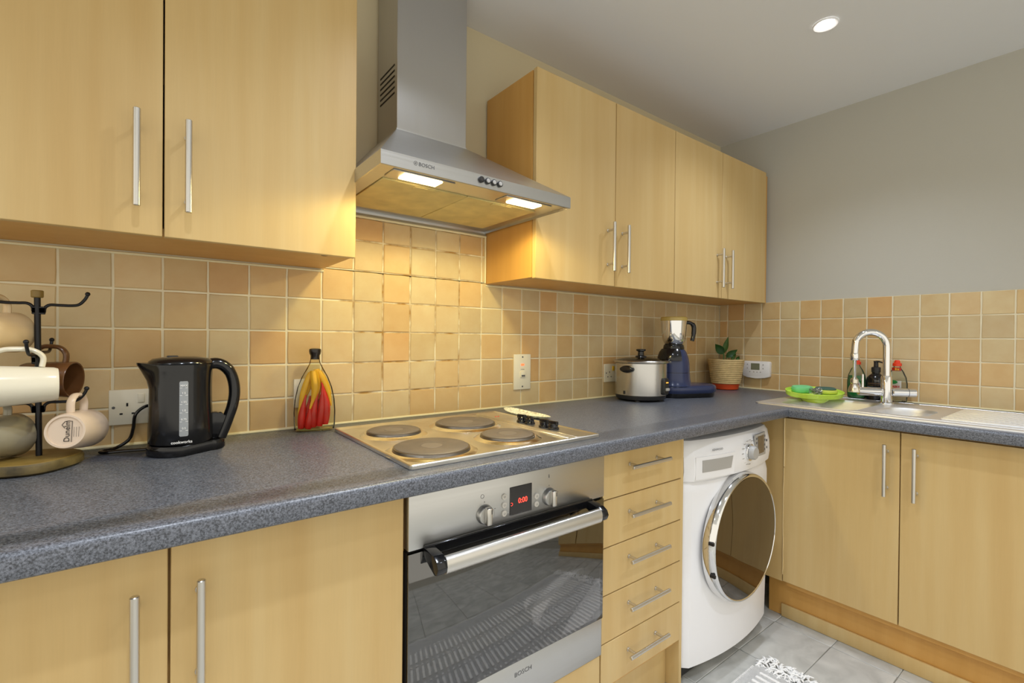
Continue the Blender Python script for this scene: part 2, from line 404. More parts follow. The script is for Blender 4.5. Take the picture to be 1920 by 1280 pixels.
# wall tiles: each one an object, irregular hand-made edges
TP, ZR = 0.0978, 1.1987
PALETTE = [rgb(212, 189, 148), rgb(210, 180, 132), rgb(208, 189, 152), rgb(208, 172, 122), rgb(212, 193, 154), rgb(206, 187, 150), rgb(211, 184, 138), rgb(208, 187, 146)]
def tile_mesh(w, h, th=.009, g=.0025):
    a = [(-w/2+g, -h/2+g), (w/2-g, -h/2+g), (w/2-g, h/2-g), (-w/2+g, h/2-g)]
    # wavy outline: three points per side
    out = []
    for i in range(4):
        p, q = a[i], a[(i+1) % 4]
        for t in (0, .33, .67):
            j = .0006 if t else .0009
            out.append((p[0]+(q[0]-p[0])*t + random.uniform(-j, j), p[1]+(q[1]-p[1])*t + random.uniform(-j, j)))
    b = B(); k = .0022
    R0 = [(x, 0, z) for x, z in out]; R1 = [(x, -th+.0022, z) for x, z in out]
    R2 = [(x*(1-2*k/w), -th+.0003, z*(1-2*k/h)) for x, z in out]
    b.rings([R0, R1, R2], cap0=False)
    me = bpy.data.meshes.new('tile'); bmesh.ops.recalc_face_normals(b.bm, faces=b.bm.faces); b.bm.to_mesh(me); b.bm.free()
    for p in me.polygons: p.use_smooth = True
    me.set_sharp_from_angle(angle=math.radians(15)); me.materials.append(M['tile']); return me
FULL = [tile_mesh(TP, TP) for _ in range(8)]
def place_tile(parent, lo, hi, z0, z1, plane):
    w, h = hi-lo, z1-z0
    if w < .012 or h < .012: return
    full = abs(w-TP) < 1e-4 and abs(h-TP) < 1e-4
    me = random.choice(FULL) if full else tile_mesh(w, h)
    o = bpy.data.objects.new('tile', me); COL.objects.link(o); o.parent = parent
    c = (lo+hi)/2
    if plane == 'back': o.location = (c, WB-.0005, (z0+z1)/2)
    else: o.location = (XR+WB-.0005, -c, (z0+z1)/2); o.rotation_euler = (0, 0, -PI/2)
    o.rotation_euler[1] = random.uniform(-.004, .004) + (random.randrange(4)*0 )
    col = random.choice(PALETTE); f = random.uniform(.92, 1.06)
    o.color = (col[0]*f, col[1]*f, col[2]*f, 1)
for i in range(-5, 30):
    x0, x1 = i*TP, min((i+1)*TP, XR-.001)
    for j in range(-3, 4):
        z0, z1 = ZR+j*TP, ZR+(j+1)*TP
        lo, hi = x0, x1
        if j >= 2:
            lo, hi = max(x0, .5905), min(x1, 1.1885); z1 = min(z1, 1.566)
            if hi - lo < .012: continue
        elif j == 1 and not (x0 < 1.19 and x1 > .59): z1 = min(z1, 1.3865)
        place_tile(wall_back, lo, hi, max(z0, .9115), z1, 'back')
for i in range(0, 18):
    y0, y1 = max(i*TP-.045, .001), (i+1)*TP-.045
    for j in range(-3, 2):
        place_tile(wall_right, y0, y1, max(ZR+j*TP, .9115), ZR+(j+1)*TP, 'right')
g = B().box((-.52, WB-.0062, .9), (XR, WB+.002, 1.394)).box((.5905, WB-.0062, 1.39), (1.19, WB+.002, 1.568))
obj('grout', g, 'grout_stained', wall_back)
obj('grout', B().box((XR+WB-.0062, -1.72, .9), (XR+WB+.002, WB, 1.393)), 'grout', wall_right)
# sealant beads
b = B(); b.tube([(-.6, -.001, .912), (.7, -.001, .912), (XR, -.001, .912)], .0048, 8); struct('trim_1', b, 'sealant')
b = B(); b.tube([(XR-.001, 0, .912), (XR-.001, -.9, .912), (XR-.001, -1.72, .912)], .0045, 8); struct('trim_2', b, 'sealant')
b = B(); b.tube([(1.1875, -.003, 1.392), (1.1875, -.003, 1.567)], .0035, 8).tube([(.592, -.003, 1.568), (1.19, -.003, 1.568)], .004, 8)
b.tube([(-.5, -.003, 1.3835), (.592, -.003, 1.3835)], .0032, 8).tube([(1.19, -.003, 1.3835), (XR, -.003, 1.3835)], .0032, 8)
struct('trim_3', b, 'sealant')

# floor tiles
fm = []
for _ in range(4):
    b = B().box((-.149, -.1025, -.004), (.149, .1025, 0), .0015, 1); me_o = obj('tile', b, 'floortile', floor); fm.append(me_o)
k = 0
for ix in range(-5, 9):
    for iy in range(-1, 11):
        xc, yc = 2.27-.3*ix+.15-.3, -.81-.207*iy+.1035
        if xc > 2.45 or yc > -.35: continue
        if k < 4: o = fm[k]
        else:
            o = fm[k % 4].copy(); COL.objects.link(o)
        o.location = (xc, yc, random.uniform(-.0004, .0002)); k += 1

# ------------------------------------------------------------------ bar handles
def bar_handle(parent, p0, p1, face_axis, face, r=.0062, inset=.028, name='handle'):
    """bar from p0 to p1, two posts running back to the door face (axis 'x' or 'y', coordinate face)"""
    p0, p1 = Vector(p0), Vector(p1); d = (p1-p0).normalized()
    b = B().cyl(p0, p1, r, n=16, bev=.0012)
    for q in (p0 + d*inset, p1 - d*inset):
        e = q.copy(); e[{'x': 0, 'y': 1}[face_axis]] = face
        b.cyl(q, e, .0044, n=10); e2 = e + (q-e).normalized()*.003; b.cyl(e, e2, .0062, n=10)
    return obj(name, b, 'handle', parent)

# ------------------------------------------------------------------ wall cabinets
YC, ZC, ZCT = -.293, 1.386, 2.09
def wall_cabinet(label, x0, splits, x1, ends, hl, hr):
    t = thing('wall_cabinet', label, 'cabinet', ((x0+x1)/2, -.14, ZC), 'beech wall cabinets')
    b = B().box((x0+.0005, -.272, ZC+.004), (x0+.016, -.001, ZCT-.004)).box((ends-.016, -.272, ZC+.004), (ends-.0005, -.001, ZCT-.004))
    b.box((x0+.016, -.272, ZC+.004), (ends-.016, -.001, ZC+.020)).box((x0+.016, -.272, ZCT-.02), (ends-.016, -.001, ZCT-.004)).box((x0+.016, -.012, ZC+.02), (ends-.016, -.004, ZCT-.02))
    b.box((x0+.018, -.2, ZC+.35), (ends-.018, -.012, ZC+.366))
    obj('carcass', b, 'beech_edge', t)
    xs = [x0, splits, x1]
    for i in range(2):
        d = obj('door', B().box((xs[i]+.0015, YC, ZC), (xs[i+1]-.0015, YC+.018, ZCT), .0012, 1), 'beech', t)
        hx = (xs[1]-.043) if i == 0 else (xs[1]+.041)
        bar_handle(d, (hx, YC-.034, hl), (hx, YC-.034, hr), 'y', YC)
    return t
wc1 = wall_cabinet('beech double wall cabinet above the black kettle, left of the steel hood', -.21, .19, .59, .589, 1.435, 1.625)
wc2 = wall_cabinet('beech double wall cabinet immediately right of the steel hood', 1.1915, 1.593, 1.9825, 1.982, 1.438, 1.622)
wc3 = wall_cabinet('beech double wall cabinet in the corner above the mixer and potted plant', 1.9825, 2.3725, 2.8215, 2.878, 1.433, 1.618)
obj('filler_strip', B().box((2.822, -.268, ZC+.004), (2.882, -.252, ZCT-.004)), 'beech_edge', wc3)
obj('hinge_cap', B().cyl((.52, -.262, ZC+.004), (.52, -.262, ZC+.002), .008, n=14), 'capbrown', wc1)

# ------------------------------------------------------------------ cooker hood
hx0, hx1, hy, hz0, hz1 = .5845, 1.1845, -.465, 1.5785, 1.612
cx0, cx1, cy, cz = .76, 1.005, -.152, 1.811
hood = thing('cooker_hood', 'stainless steel chimney cooker hood with two lit lamps over the hob', 'cooker hood', ((hx0+hx1)/2, -.2, hz0))
b = B()
e = .0012
top = lambda z, i: [(cx0-i, cy-i, z), (cx1+i, cy-i, z), (cx1+i, -.001, z), (cx0-i, -.001, z)]
mid = lambda z: [(hx0, hy, z), (hx1, hy, z), (hx1, -.001, z), (hx0, -.001, z)]
inn = lambda z, i: [(hx0+i, hy+i, z), (hx1-i, hy+i, z), (hx1-i, -.001-i, z), (hx0+i, -.001-i, z)]
b.rings([inn(hz0+.012, .004), inn(hz0, .003), mid(hz0+.001), mid(hz1), top(cz, .001), top(cz+.004, .001)], cap0=False)
canopy = obj('canopy', b, 'steel', hood, sharp=15)
b = B().box((cx0, cy, cz), (cx1, -.002, CEIL-.001), .0015, 1)
chimney = obj('chimney', b, 'steel_v', hood)
b = B()
for kz in range(6):
    z = 1.925 + kz*.017
    b.box((cx0-.0006, cy+.018, z), (cx0+.002, -.022, z+.0055))
obj('vent_slots', b, 'dark', chimney)['kind'] = 'stuff'
# underside: front light strip, two filters, rear strip
UND = hz0+.0075
b = B().box((hx0+.004, hy+.004, UND), (hx1-.004, -.358, UND+.003)).box((hx0+.004, -.06, UND), (hx1-.004, -.003, UND+.003))
b.box((hx0+.004, -.358, UND), (.632, -.06, UND+.003)).box((1.137, -.358, UND), (hx1-.004, -.06, UND+.003))
obj('underside_panel', b, 'steel', hood)
for x0, x1 in ((.634, .884), (.886, 1.135)):
    f = obj('grease_filter', B().box((x0, -.356, UND-.0035), (x1, -.062, UND+.003), .0015, 1), 'filter', hood)
    obj('latch', B().box((x0+.09, -.352, UND-.006), (x0+.16, -.334, UND-.003), .001, 1), 'filter', f)
for x, y in HOOD_LAMPS:
    f = obj('lamp_surround', B().box((x-.085, y-.028, UND-.003), (x+.085, y+.03, UND), .001, 1), 'steel', hood)
    obj('lamp_lens', B().box((x-.052, y-.02, UND-.0055), (x+.052, y+.022, UND-.002), .0015, 1), 'hood_lens', f)
for x in (.8575, .8775, .8975, .9175):
    f = obj('button', B().cyl((x, hy+.001, 1.598), (x, hy-.006, 1.598), .0082, n=20, bev=.001), 'blackm', hood)
    obj('button_cap', B().cyl((x, hy-.004, 1.598), (x, hy-.0075, 1.598), .0058, n=18, bev=.001), 'screen' if x < .86 else 'grey', f)
text('lettering', 'BOSCH', .0125, 'mark', canopy, (.7, hy-.0005, 1.5975), FRONT, sx=1.05)
b = B().tube([(.671+.0045*math.cos(a*PI/10), hy-.0003, 1.5985+.0045*math.sin(a*PI/10)) for a in range(20)], .0005, 6, loop=True)
b.box((.6695, hy-.0006, 1.597), (.6725, hy, 1.6))
obj('emblem', b, 'mark', canopy)

# ------------------------------------------------------------------ worktop (one L-shaped piece) 
YW, WT, WTH, XW = -.66, .91, .038, 2.234
b = B(); r = .011
prof = [(.05, WT)]
for i in range(7):
    a = PI/2*i/6; prof.append((r-r*math.sin(a), WT-r+r*math.cos(a)))
for i in range(5):
    a = PI/2*i/4; prof.append((.006-.006*math.cos(a), WT-WTH+.006-.006*math.sin(a)))
prof.append((.05, WT-WTH))
path = lambda s: [(-.6, YW+s), (XW+s, YW+s), (XW+s, -1.72)]
rg = [[(path(s)[k][0], path(s)[k][1], z) for s, z in prof] for k in range(3)]
b.rings(rg, closed=False)
X = [-.6, XW+.05, 2.325, 2.755, XR-.001]; Y = [-1.72, -1.085, YW+.05, -.555, -.001]
for i in range(4):
    for j in range(4):
        if i == 0 and j < 2: continue
        if i == 2 and j in (1, 2): continue
        for z in (WT, WT-WTH):
            vs = [b.bm.verts.new(p) for p in ((X[i], Y[j], z), (X[i+1], Y[j], z), (X[i+1], Y[j+1], z), (X[i], Y[j+1], z))]
            b.bm.faces.new(vs if z == WT else vs[::-1])
for (xa, ya), (xb, yb) in (((X[2], Y[1]), (X[3], Y[1])), ((X[3], Y[1]), (X[3], Y[3])), ((X[3], Y[3]), (X[2], Y[3])), ((X[2], Y[3]), (X[2], Y[1])), ((-.6, -.001), (-.6, YW+.05))):
    b.bm.faces.new([b.bm.verts.new(p) for p in ((xa, ya, WT), (xb, yb, WT), (xb, yb, WT-WTH), (xa, ya, WT-WTH))])
bmesh.ops.remove_doubles(b.bm, verts=b.bm.verts, dist=1e-5)
wt = tag(obj('worktop', b, 'worktop'), 'L-shaped dark grey speckled laminate worktop with rounded front edge', 'worktop')

# ------------------------------------------------------------------ base cabinets
YD, ZD0, ZD1, XD = -.592, .172, .86, 2.292
BT = WT-WTH-.0005
t = thing('base_cabinet', 'beech double base cabinet left of the oven, under the mug tree and kettle', 'cabinet', (.19, -.3, 0), 'beech base cabinets')
b = B().box((-.209, -.57, .15), (.587, -.03, BT-.004))
obj('carcass', b, 'beech_edge', t)
obj('plinth', B().box((-.209, -.54, .001), (.587, -.522, .149)), 'beech', t)
for x0, x1, hx in ((-.208, .191, .1505), (.1945, .588, .2325)):
    d = obj('door', B().box((x0, YD, ZD0), (x1, YD+.018, ZD1), .0012, 1), 'beech', t)
    bar_handle(d, (hx, YD-.034, .801), (hx, YD-.034, .612), 'y', YD)

# oven housing + oven
t = thing('oven_housing', 'beech housing panel beneath the built-in oven', 'cabinet', (.893, -.3, 0), 'beech base cabinets')
b = B().box((.5895, -.57, .15), (.6035, -.03, BT-.004)).box((1.183, -.57, .15), (1.1965, -.03, BT-.004)).box((.6035, -.57, .15), (1.183, -.03, .166))
obj('carcass', b, 'beech_edge', t)
obj('panel', B().box((.5935, YD, ZD0), (1.1935, YD+.018, .279), .0012, 1), 'beech', t)
obj('plinth', B().box((.5895, -.54, .001), (1.1965, -.522, .149)), 'beech', t)

YO = -.602
oven = thing('oven', 'built-in stainless steel electric oven with dark glass door below the hob', 'oven', (.893, -.33, .2835))
ox0, ox1 = .5945, 1.1935
b = B().box((ox0+.012, YO+.03, .285), (ox0+.02, -.05, .85)).box((ox1-.02, YO+.03, .285), (ox1-.012, -.05, .85)).box((ox0+.02, YO+.03, .285), (ox1-.02, -.05, .40)).box((ox0+.02, YO+.03, .742), (ox1-.02, -.05, .85)).box((ox0+.02, -.07, .4), (ox1-.02, -.05, .742))
obj('cavity', b, 'cavity', oven)
b = B().box((ox0, YO, .738), (ox1, YO+.03, .853), .002, 2)
panel = obj('control_panel', b, 'steel', oven)
obj('shadow_gap', B().box((ox0+.004, YO+.012, .728), (ox1-.004, YO+.03, .739)), 'dark', oven)
dsp = obj('display', B().box((.857, YO-.0015, .756), (.926, YO+.004, .8245), .001, 1), 'screen', oven)
text('digits', '0:00', .0185, 'red_led', dsp, (.8965, YO-.0018, .7875), FRONT, sx=.92)
b = B().tube([(.8615+.0035*math.cos(a*PI/6), YO-.0018, .7835+.0035*math.sin(a*PI/6)) for a in range(-4, 5)], .0004, 5)
obj('clock_symbol', b, 'red_led', dsp)
for x, z in ((.84, .806), (.84, .786), (.84, .766), (.941, .788), (.941, .768)):
    bt = obj('button', B().cyl((x, YO+.001, z), (x, YO-.0035, z), .0073, n=20, bev=.001), 'button', oven)
    obj('button_mark', B().tube([(x+.0022*math.cos(a*PI/5), YO-.0037, z+.0022*math.sin(a*PI/5)) for a in range(10)], .0003, 4, loop=True), 'mark', bt)
for x, z in ((.784, .7765), (.984, .7785)):
    kb = obj('knob', B().cyl((x, YO+.001, z), (x, YO-.012, z), .0225, .0205, n=32, bev=.002), 'steel', oven)
    b = B().box((x-.0075, YO-.025, z-.0205), (x+.0075, YO-.010, z+.0205), .004, 3)
    obj('grip', b, 'handle', kb)
    obj('pointer', B().box((x+.003, YO-.0254, z+.006), (x+.0045, YO-.0244, z+.016)), 'darkmark', kb)
    obj('dial_mark', B().box((x-.0006, YO-.0004, z+.0265), (x+.0006, YO, z+.03)), 'mark', kb)
    obj('dial_mark', B().box((x+.028, YO-.0004, z+.006), (x+.0316, YO, z+.0072)), 'mark', kb)
obj('dial_symbol', B().tube([(.778+.0045*math.cos(a*PI/6), YO-.0004, .8185+.0045*math.sin(a*PI/6)) for a in range(12)], .0004, 4, loop=True), 'mark', panel)
obj('dial_symbol', B().box((.9825, YO-.0006, .8265), (.9845, YO, .8335)).box((.9832, YO-.0006, .8335), (.9838, YO, .836)), 'mark', panel)
# door: glass, steel foot strip, handle
door = obj('oven_door', B().box((ox0, YO+.004, .284), (ox1, YO+.028, .391), .002, 2), 'steel', oven)
gl = obj('glass', B().box((ox0, YO, .3915), (ox1, YO+.008, .732), .002, 2), 'oven_glass', door)
b = B().box((ox0+.001, YO+.0085, .3915), (ox0+.06, YO+.027, .731)).box((ox1-.06, YO+.0085, .3915), (ox1-.001, YO+.027, .731)).box((ox0+.06, YO+.0085, .3915), (ox1-.06, YO+.027, .43)).box((ox0+.06, YO+.0085, .695), (ox1-.06, YO+.027, .731))
obj('inner_frame', b, 'dark', door)
text('lettering', 'BOSCH', .0155, 'mark', door, (.907, YO+.0036, .358), FRONT, sx=1.1)
b = B(); sec = [(.019*math.cos(a*PI/10)*.62, .019*math.sin(a*PI/10)) for a in range(20)]
b.rings([[(x, YO-.052+u, .716+v) for u, v in sec] for x in (.651, .653, 1.115, 1.117)])
hd = obj('handle', b, 'handle', door)
for xa, xb in ((.628, .6515), (1.1165, 1.14)):
    b = B().prism([(YO-.004, .742), (YO-.045, .737), (YO-.060, .728), (YO-.0655, .716), (YO-.060, .703), (YO-.05, .699), (YO-.03, .712), (YO-.004, .72)], 'x', xa, xb, .002)
    obj('handle_bracket', b, 'black', door)
obj('handle_backing', B().box((.628, YO-.008, .722), (1.14, YO-.0005, .744), .002, 1), 'black', door)
b = B()
for i in range(26):
    x = .625 + i*.0212
    b.tube([(x, -.55, .475), (x, -.12, .475)], .0022, 6)
for y in (-.55, -.34, -.12): b.tube([(.62, y, .472), (1.168, y, .472)], .0032, 6)
rk = obj('oven_rack', b, 'rack', oven); rk['kind'] = 'stuff'
b = B()
for i in range(26):
    x = .625 + i*.0212
    b.box((x-.006, -.55, .402), (x+.006, -.12, .406))
obj('oven_tray', b, 'blackm', oven)['kind'] = 'stuff'
obj('oven_lamp', B().cyl((.76, -.07, .64), (.76, -.085, .64), .028, n=24, bev=.004), 'cream', oven)

# drawer unit
t = thing('drawer_unit', 'beech five-drawer base unit between the oven and the washing machine', 'drawer unit', (1.39, -.3, 0), 'beech base cabinets')
obj('carcass', B().box((1.1985, -.57, .15), (1.5865, -.03, BT-.004)), 'beech_edge', t)
obj('plinth', B().box((1.1985, -.54, .001), (1.5865, -.522, .149)), 'beech', t)
obj('end_panel', B().box((1.5875, YD+.001, .001), (1.6025, -.02, BT-.001), .001, 1), 'beech', t)
zs = [.855, .7175, .579, .441, .3025, .172]
for i in range(5):
    d = obj('drawer_front', B().box((1.1995, YD, zs[i+1]+.003), (1.5865, YD+.018, zs[i]), .0012, 1), 'beech', t)
    zh = (.809, .667, .531, .392, .25)[i]
    bar_handle(d, (1.29, YD-.034, zh), (1.48, YD-.034, zh), 'y', YD, r=.0058)

# ------------------------------------------------------------------ washing machine
wm = thing('washing_machine', 'white front-loading washing machine with round dark mirrored door', 'washing machine', (1.905, -.33, 0))
wx0, wx1 = 1.611, 2.205
def wm_ring(z, yf, bulge, ins=0.0, yb=-.06):
    xc, hw = (wx0+wx1)/2, (wx1-wx0)/2-ins
    pts = []
    for i in range(25):
        u = -1 + 2*i/24
        y = yf - bulge*(1-u*u)
        e2 = max(0, abs(u)-.93)/.07
        y += .018*(1-math.sqrt(max(0, 1-e2*e2)))
        pts.append((xc+hw*u, y, z))
    return pts + [(wx1-ins, yb, z), (wx0+ins, yb, z)]
b = B().rings([wm_ring(.055, -.58, .025), wm_ring(.062, -.592, .038), wm_ring(.30, -.596, .040), wm_ring(.66, -.596, .040), wm_ring(.69, -.590, .036), wm_ring(.699, -.584, .03)])
body = obj('body', b, 'white', wm, sharp=30)
b = B().rings([wm_ring(.696, -.592, .036), wm_ring(.702, -.601, .04), wm_ring(.735, -.606, .041), wm_ring(.78, -.604, .041), wm_ring(.822, -.596, .039), wm_ring(.838, -.586, .034, .003), wm_ring(.842, -.57, .028, .006)], cap0=True)
cp = obj('control_panel', b, 'white', wm, sharp=30)
obj('top_lid', B().box((wx0+.002, -.55, .835), (wx1-.002, -.055, .852), .004, 2), 'whitep', wm)
obj('base_plinth', B().box((wx0+.02, -.565, .012), (wx1-.02, -.1, .056)), 'blackm', wm)
for x in (wx0+.04, wx1-.04):
    for y in (-.54, -.12): obj('foot', B().cyl((x, y, .0005), (x, y, .013), .02, n=14), 'blackm', wm)
def wfy(x, yf=-.605, bulge=.041):
    u = (x-(wx0+wx1)/2)/((wx1-wx0)/2); return yf - bulge*(1-u*u)
def wplate(b, poly, t0, t1, yf=-.605):     # four-cornered plate (BL, BR, TR, TL in x,z) following the bulged front
    bl, br, tr_, tl = poly; F_, K_ = [], []
    n = 8
    rows = []
    for i in range(n+1):
        t = i/n
        xa, za = bl[0]+(br[0]-bl[0])*t, bl[1]+(br[1]-bl[1])*t; xb, zb = tl[0]+(tr_[0]-tl[0])*t, tl[1]+(tr_[1]-tl[1])*t
        rows.append([(xa, wfy(xa, yf)-t1, za), (xb, wfy(xb, yf)-t1, zb), (xb, wfy(xb, yf)-t0, zb), (xa, wfy(xa, yf)-t0, za)])
    return b.rings(rows)
dr = obj('detergent_drawer', wplate(B(), [(1.64, .708), (1.835, .708), (1.845, .784), (1.64, .784)], -.004, .0016), 'white', wm)
obj('drawer_grip', wplate(B(), [(1.668, .731), (1.815, .731), (1.826, .772), (1.668, .772)], .001, .0032), 'grey', dr)
b = B().cyl((1.943, wfy(1.943)+.004, .768), (1.943, wfy(1.943)-.008, .768), .031, n=36, bev=.002)
dl = obj('program_dial', b, 'chrome', wm)
obj('dial_knob', B().cyl((1.943, wfy(1.943)-.006, .768), (1.943, wfy(1.943)-.026, .768), .026, .024, n=36, bev=.003), 'grey', dl)
pn = obj('display_panel', wplate(B(), [(1.992, .742), (2.108, .736), (2.10, .825), (1.992, .825)], -.004, .002), 'grey', wm)
obj('screen', wplate(B(), [(2.018, .75), (2.084, .748), (2.08, .816), (2.014, .817)], -.001, .0032), plain('wm_screen', rgb(98, 84, 68), .2), pn)
b = B()
for z in (.758, .776, .794, .81):
    wplate(b, [(1.998, z-.004), (2.008, z-.004), (2.008, z+.004), (1.998, z+.004)], .001, .003)
    wplate(b, [(2.09, z-.005), (2.099, z-.005), (2.099, z+.003), (2.09, z+.003)], .001, .003)
obj('touch_buttons', b, 'mark', pn)['kind'] = 'stuff'
obj('button', wplate(B(), [(2.125, .782), (2.133, .782), (2.133, .79), (2.125, .79)], -.001, .002), 'mark', wm)
obj('button', wplate(B(), [(2.125, .754), (2.133, .754), (2.133, .762), (2.125, .762)], -.001, .002), 'mark', wm)
b = B()
for i, a in enumerate(range(60, 300, 24)):
    x, z = 1.943+.047*math.cos(math.radians(a)), .768+.045*math.sin(math.radians(a))
    wplate(b, [(x-.008, z-.0012), (x+.006, z-.0012), (x+.006, z+.0012), (x-.008, z+.0012)], -.001, .0008)
obj('dial_print', b, 'grey', wm)['kind'] = 'stuff'
text('lettering', 'KENWOOD', .0105, 'mark', wm, (1.742, wfy(1.742)-.0012, .803), (PI/2, 0, math.radians(-8)))
# door: chrome ring + smoked mirror
DX, DZ, DR = 1.899, .467, .229
DY = wfy(DX, -.596, .040)
q = Matrix.Rotation(PI/2, 3, 'X')       # lathe axis z -> -y
b = B().lathe([(DR+.003, -.012), (DR+.004, .006), (DR+.002, .014), (DR-.001, .024), (DR-.005, .029), (DR-.009, .030), (DR-.012, .028), (DR-.012, .02)], (DX, DY, DZ), 72, cap0=False, cap1=False, mtx=q)
ring = obj('door_ring', b, 'chrome', wm)
b = B().lathe([(DR-.0115, .022), (DR-.0125, .0285), (DR*.6, .0345), (DR*.3, .0365), (.001, .037)], (DX, DY, DZ), 72, mtx=q)
obj('porthole_glass', b, 'mirrorglass', ring)
for a in (172, 200):
    a = math.radians(a); x, z = DX+(DR+.0045)*math.cos(a), DZ+(DR+.0045)*math.sin(a)
    obj('hinge_slot', B().box((x-.004, DY-.03, z-.005), (x+.004, DY-.012, z+.005)), 'dark', ring)

# ------------------------------------------------------------------ sink cabinet (right run)
t = thing('sink_cabinet', 'beech double sink base cabinet along the right-hand wall', 'cabinet', (2.58, -1.1, 0), 'beech base cabinets')
b = B().box((2.311, -1.42, .15), (2.327, -.63, BT-.004)).box((2.86, -1.42, .15), (2.876, -.63, BT-.004)).box((2.327, -1.42, .15), (2.86, -.63, .166)).box((2.327, -.646, .166), (2.86, -.63, BT-.004)).box((2.327, -1.42, .166), (2.86, -1.404, BT-.004))
obj('carcass', b, 'beech_edge', t)
obj('plinth', B().box((2.345, -1.42, .001), (2.362, -.545, .165)), 'beech_edge', t)  # darker beech tone here paints in the plinth's shade
for y0, y1, hy_ in ((-.622, -1.0085, -.972), (-1.0115, -1.41, -1.0555)):
    d = obj('door', B().box((XD, y1, ZD0), (XD+.018, y0, ZD1), .0012, 1), 'beech', t)
    bar_handle(d, (XD-.034, hy_, .815), (XD-.034, hy_, .628), 'x', XD)
obj('corner_post', B().box((XD+.004, -.6185, ZD0-.004), (XD+.02, -.50, BT-.002), .001, 1), 'beech', t)
b = B(); pts = []
zz = ZD1-.002
edge = [(XD-.0006, -.6225, z) for z in (.858, .80, .74, .69, .655)]
b.tube([(x, y+random.uniform(-.0012, .0012), z) for x, y, z in edge], .0024, 6)
b.tube([(XD-.0006, -.6218+random.uniform(-.0008, .0008), .65-.03*i) for i in range(16)], .0012, 5)
obj('chipped_edging', b, 'peel', t)
struct('baseboard_right', B().box((2.333, -1.7, .0005), (2.3445, -.6, .055), .003, 2), 'beech')
wr = thing('end_cabinet', 'beech base cabinet end beyond the sink at the right edge', 'cabinet', (2.58, -1.56, 0), 'beech base cabinets')
obj('carcass', B().box((2.311, -1.70, .15), (2.876, -1.4215, BT-.004)), 'beech_edge', wr)
obj('door', B().box((XD, -1.70, ZD0), (XD+.018, -1.4225, ZD1), .0012, 1), 'beech', wr)
obj('plinth', B().box((2.345, -1.7, .001), (2.362, -1.4215, .165)), 'beech_edge', wr)  # same darker tone, plinth shade put into the colour

# ------------------------------------------------------------------ sink
sx0, sx1, sy0, sy1 = 2.268, 2.80, -1.46, -.503
snk = thing('sink', 'stainless steel inset sink with two bowls and ribbed drainer under the tap', 'sink', ((sx0+sx1)/2, -.9, WT))
SZ = WT+.0045
bowl1 = rrect(2.335, 2.69, -.855, -.575, .05, 6); bowl2 = rrect(2.355, 2.615, -1.062, -.90, .075, 8)
outer = rrect(sx0+.004, sx1-.004, sy0+.004, sy1-.004, .02, 5)
b = B(); edges = []
for loop_ in (outer, bowl1, bowl2):
    vs = [b.bm.verts.new((x, y, SZ)) for x, y in loop_]
    edges += [b.bm.edges.new((vs[i], vs[(i+1) % len(vs)])) for i in range(len(vs))]
bmesh.ops.triangle_fill(b.bm, edges=edges, use_beauty=True)
ol = lambda d, z: [(x, y, z) for x, y in rrect(sx0+.004-d, sx1-.004+d, sy0+.004-d, sy1-.004+d, .02+d, 5)]
b.rings([ol(0, SZ), ol(.001, SZ+.0012), ol(.003, SZ+.0008), ol(.004, WT+.0004)], cap0=False, cap1=False)
def sc_loop(lp, k, z, dx=0):
    cx_ = sum(p[0] for p in lp)/len(lp); cy_ = sum(p[1] for p in lp)/len(lp)
    return [(cx_+(x-cx_)*k, cy_+(y-cy_)*k, z) for x, y in lp]
top_ = obj('sink_top', b, 'sink', snk)
for nm, lp, dep in (('main_bowl', bowl1, .16), ('half_bowl', bowl2, .11)):
    b = B().rings([sc_loop(lp, 1.0, SZ), sc_loop(lp, .985, SZ-.004), sc_loop(lp, .965, SZ-.015), sc_loop(lp, .93, SZ-dep*.8), sc_loop(lp, .88, SZ-dep*.95), sc_loop(lp, .78, SZ-dep), sc_loop(lp, .2, SZ-dep-.003)], cap0=False)
    bo = obj(nm, b, 'sink', snk)
    cx_ = sum(p[0] for p in lp)/len(lp); cy_ = sum(p[1] for p in lp)/len(lp)
    obj('drain', B().cyl((cx_, cy_, SZ-dep-.0028), (cx_, cy_, SZ-dep+.001), .034, n=24, bev=.001), 'chrome', bo)
for i in range(13):
    x = 2.36 + i*.03
    obj('drainer_rib', B().box((x, -1.43, SZ-.001), (x+.012, -1.105, SZ+.0055), .002, 2), 'sink', snk)
obj('rear_ledge', B().box((2.748, -1.45, SZ-.001), (2.756, -1.1, SZ+.004), .0015, 2), 'sink', snk)
obj('lower_lip', B().box((2.31, -1.45, SZ-.001), (2.318, -.54, SZ+.0025), .001, 2), 'sink', snk)

# ------------------------------------------------------------------ tap
TX, TY = 2.705, -.862
tap = thing('mixer_tap', 'chrome swan-neck mixer tap with a dangling flexible spray nozzle', 'tap', (TX, TY, SZ))
b = B().lathe([(.028, SZ), (.028, SZ+.005), (.0215, SZ+.009), (.0205, SZ+.06), (.0205, 1.03), (.017, 1.036)], (TX, TY, 0), 28)
col_ = obj('column', b, 'chrome', tap)
EX, EY = 2.64, -.764
def arc(t):
    return Vector((TX+(EX-TX)*t, TY+(EY-TY)*t, 0))
pts = [Vector((TX, TY, 1.03)), Vector((TX, TY, 1.09)), Vector((TX, TY, 1.15))]
for i in range(1, 13):
    a = PI*i/13*0.97; h = (1-math.cos(a))/2
    p = arc(h); p.z = 1.158 + .066*math.sin(a); pts.append(p)
p = arc(1.0); p.z = 1.13; pts.append(p)
b = B().tube(smooth_path(pts, 3), .0145, 16); obj('swan_neck', b, 'chrome', tap)
b = B().lathe([(.016, 1.10), (.0175, 1.104), (.0175, 1.128), (.016, 1.132)], (EX, EY, 0), 22)
